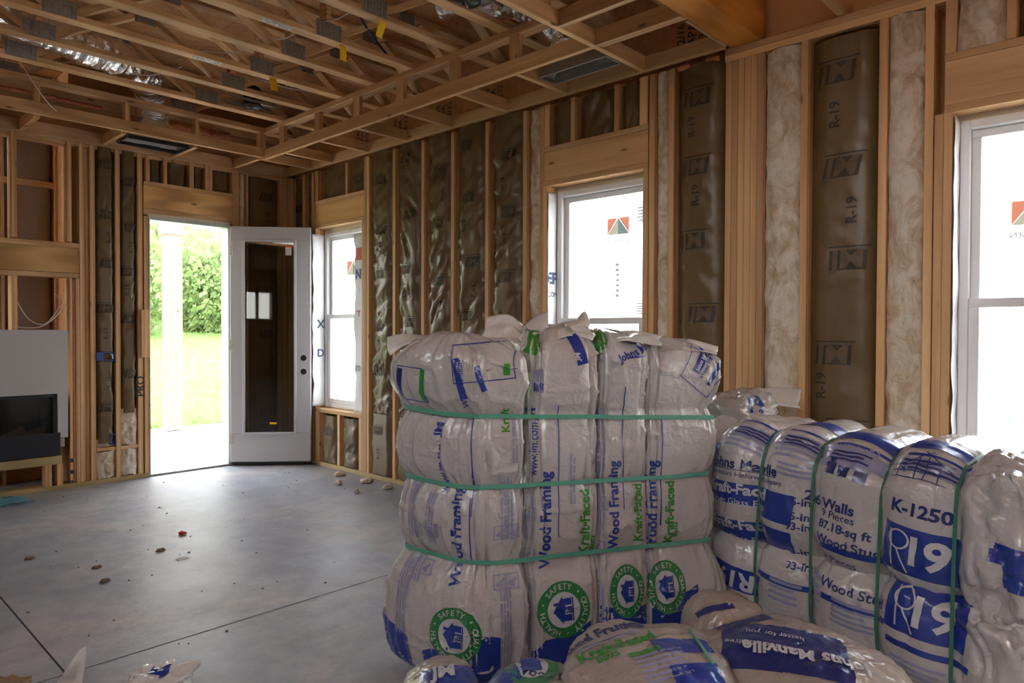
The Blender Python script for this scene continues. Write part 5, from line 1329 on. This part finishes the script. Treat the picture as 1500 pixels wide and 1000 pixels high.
pp_(2, 900, 933, bars_2d(-.13, .13, -.012, .012, 2, 44, False), 'ink_grey', .38, name='small_print'); pp_(2, 1000, 945, rect_2d(-.09, .09, -.03, .03), 'ink_blue', .1, name='print_band'); pp_(2, 945, 955, rect_2d(-.05, .05, -.008, .010), 'ink_green', .3, name='print_band'); pp_(2, 975, 972, bars_2d(-.08, .08, -.05, .05, 6, 45, False), 'ink_grey', .3, name='small_print'); pp_(2, 1020, 985, rect_2d(-.07, .08, -.06, .03), 'ink_blue', .15, name='print_band')
pp_(4, 1150, 945, rect_2d(-.16, .16, -.10, .085), 'ink_navy', -.35, name='print_band', lift=.002); pp_(4, 1180, 960, T('Johns Manville', .055, .03), 'ink_white', math.pi - .35, lift=.006, name='lettering'); pp_(4, 1135, 930, T('better for you', .026, 0), 'ink_white', math.pi - .35, lift=.006, name='lettering'); pp_(4, 1120, 945, T('Formaldehyde-free', .026, 0), 'ink_white', math.pi - .35, lift=.006, name='lettering')
pp_(4, 1085, 912, rect_2d(-.08, .10, -.02, .02), 'ink_navy', .25, name='print_band')
pp_(5, 1265, 985, rect_2d(-.11, .11, -.06, .05), 'ink_navy', -.1, name='print_band')
pp_(3, 1050, 890, rect_2d(-.06, .06, -.012, .012), 'ink_navy', .1, name='print_band')
for li in (1, 2):
    if lpnt(li, 1075, 846, rect_2d(-.11, .11, -.05, .05), 'ink_blue', 0, -.15, 'print_band', lift=.002):
        lpnt(li, 1075, 846, T('R19', .10, .035), 'ink_white', 0, math.pi - .15, 'lettering', lift=.005); break
for li in (1, 2):
    if lpnt(li, 1072, 876, T('K-1250', .05, .03), NVY, 0, math.pi - .15, 'lettering'): break
# strap across the foreground heap
tag(tube('strap', spline([hit(pil[2][2], 1010, 925) + Vector((0, 0, .006)), hit(pil[2][2], 1028, 950) + Vector((0, 0, .006)), hit(pil[2][2], 1045, 975) + Vector((0, 0, .006))] if all(hit(pil[2][2], *q) is not None for q in ((1010, 925), (1028, 950), (1045, 975))) else [L2W(.5, 2.1) + Vector((0, 0, .46)), L2W(.55, 1.9) + Vector((0, 0, .45))], 6), .005, 'strap_green'), 'thin green strap lying across the large foreground bag', 'strap')

# ------------------------------------------------------------------ things on the floor
def scrap(name, x, y, r, m, label, cat, seed, flat=.5, group=None):
    o, _ = blob(name, None, (x, y, r[2] * .8), r, seed, m, .5, 16, 10); return tag(o, label, cat, group)
scrap('cap', 1.902, 4.859, (.022, .02, .014), 'red_plastic', 'small red plastic cap on the concrete floor', 'cap', 1)
for x, y, s, lab in ((1.665, 4.596, .026, 'brown lump of dried mud just left of the paper scrap'), (1.29, 4.531, .024, 'flat brown mud clod on the floor left of the red cap'), (1.251, 4.253, .024, 'small brown mud clod nearest the saw-cut joints'), (1.06, 5.0, .024, 'faint brown mud clod farthest left on the floor')):
    scrap('mud_clod', x, y, (s, s * .6, .010), 'mud', lab, 'mud clod', s * 90, group='mud clods on the floor')
vs, fs = grid(6, 4, lambda u, v: Vector((1.70 + .08 * (u - .5), 4.334 + .035 * (v - .5) * (1 - u * .5), .004 + .012 * math.sin(u * 3) * v)))
o = mesh('paper_scrap', vs, fs, 'label_white', None, True); md = o.modifiers.new('thickness', 'SOLIDIFY'); md.thickness = .001; tag(o, 'small curl of white paper on the concrete floor', 'paper scrap')
for k, (x, y, s, lab) in enumerate([(3.708, 5.752, .05, 'largest tuft of white fluff below the left window'), (3.49, 5.425, .03, 'small tuft of white fluff lying out from the window wall'), (3.72, 5.33, .06, 'flat tuft of fluff near the plate of the window wall'), (3.70, 4.98, .04, 'tuft of fluff beside the upright bundle near the wall'), (3.42, 5.04, .022, 'tiny fluff crumb nearest the upright bundle')]):
    scrap('fluff_tuft', x, y, (s, s * .7, .022), 'fluff', lab, 'insulation scrap', k * 2.3 + 1, group='fluff scraps under the window wall')
r = random.Random(8); vs = []; fs = []
for k in range(70):
    x, y = r.uniform(.5, 3.6), r.uniform(3.1, 6.8); s = r.uniform(.004, .011); b = len(vs); vs += [(x - s, y, .001), (x, y - s, .001), (x + s, y, .001), (x, y + s, .001), (x, y, .001 + s * .8)]; fs += [(b, b + 1, b + 4), (b + 1, b + 2, b + 4), (b + 2, b + 3, b + 4), (b + 3, b, b + 4)]
tag(mesh('floor_grit', vs, fs, 'mud'), 'scattered dark grit and crumbs on the concrete floor', 'grit', kind='stuff')
# torn blue film beside the fireplace
vs, fs = grid(16, 12, lambda u, v: Vector((1.02 + .42 * u - .10 * v, 6.60 + .30 * v, .012 + .05 * abs(nz(u * 4, v * 4, 2)) + .03 * (u > .85) * nz(v * 6, 1, 1))))
o = mesh('plastic_film', vs, fs, 'blue_film', None, True); md = o.modifiers.new('thickness', 'SOLIDIFY'); md.thickness = .001
tag(o, 'torn sheet of clear blue film on the floor before the fireplace', 'plastic film')
# lower left: bag end, plastic tail and cardboard
t = empty('plastic_bag', L2W(-1.33, 2.62) * 1.0, label='crumpled white plastic bag with blue print at the lower left edge', cat='plastic bag')
c = L2W(-1.33, 2.62); o, bvx = blob('bag_body', t, (c.x, c.y, .05), (.11, .09, .06), 51, 'bag_flap', .5, 64, 40)
decal('print', rect_2d(-.03, .04, -.03, .02), bvx, Vector((c.x, c.y, .10)), RGT0, FWD0, 'ink_blue', t, .003, .015)
flap_t = empty('plastic_scrap', L2W(-1.66, 2.70), label='twisted white plastic tail standing up at the lower left', cat='plastic scrap')
flap(flap_t, ([L2W(-1.76, 2.68) + Vector((0, 0, .003)), L2W(-1.73, 2.68) + Vector((0, 0, .06)), L2W(-1.68, 2.70) + Vector((0, 0, .14))], [L2W(-1.66, 2.68) + Vector((0, 0, .003)), L2W(-1.655, 2.69) + Vector((0, 0, .06)), L2W(-1.665, 2.72) + Vector((0, 0, .15))]), 61, 'bag_flap', amp=.03)
t = empty('cardboard_box', L2W(-1.90, 2.62), label='brown torn cardboard edge at the bottom left corner', cat='cardboard')
for k, (a, b) in enumerate((((-2.0, 2.62), (-1.80, 2.60)), ((-2.0, 2.62), (-1.98, 2.45)), ((-1.80, 2.60), (-1.78, 2.45)))):
    p0, p1 = L2W(*a), L2W(*b); d = (p1 - p0).normalized(); nn_ = Vector((d.y, -d.x, 0)) * .003
    vs = []; fs = []
    for i in range(9):
        q = p0.lerp(p1, i / 8); hgt = .085 + .02 * nz(i * .7, k, 2)
        vs += [q + nn_, q - nn_, q - nn_ + UP0 * hgt, q + nn_ + UP0 * hgt]
    for i in range(8):
        for e in range(4): fs.append((i * 4 + e, i * 4 + (e + 1) % 4, i * 4 + 4 + (e + 1) % 4, i * 4 + 4 + e))
    mesh('side', vs, fs, 'cardboard', t)
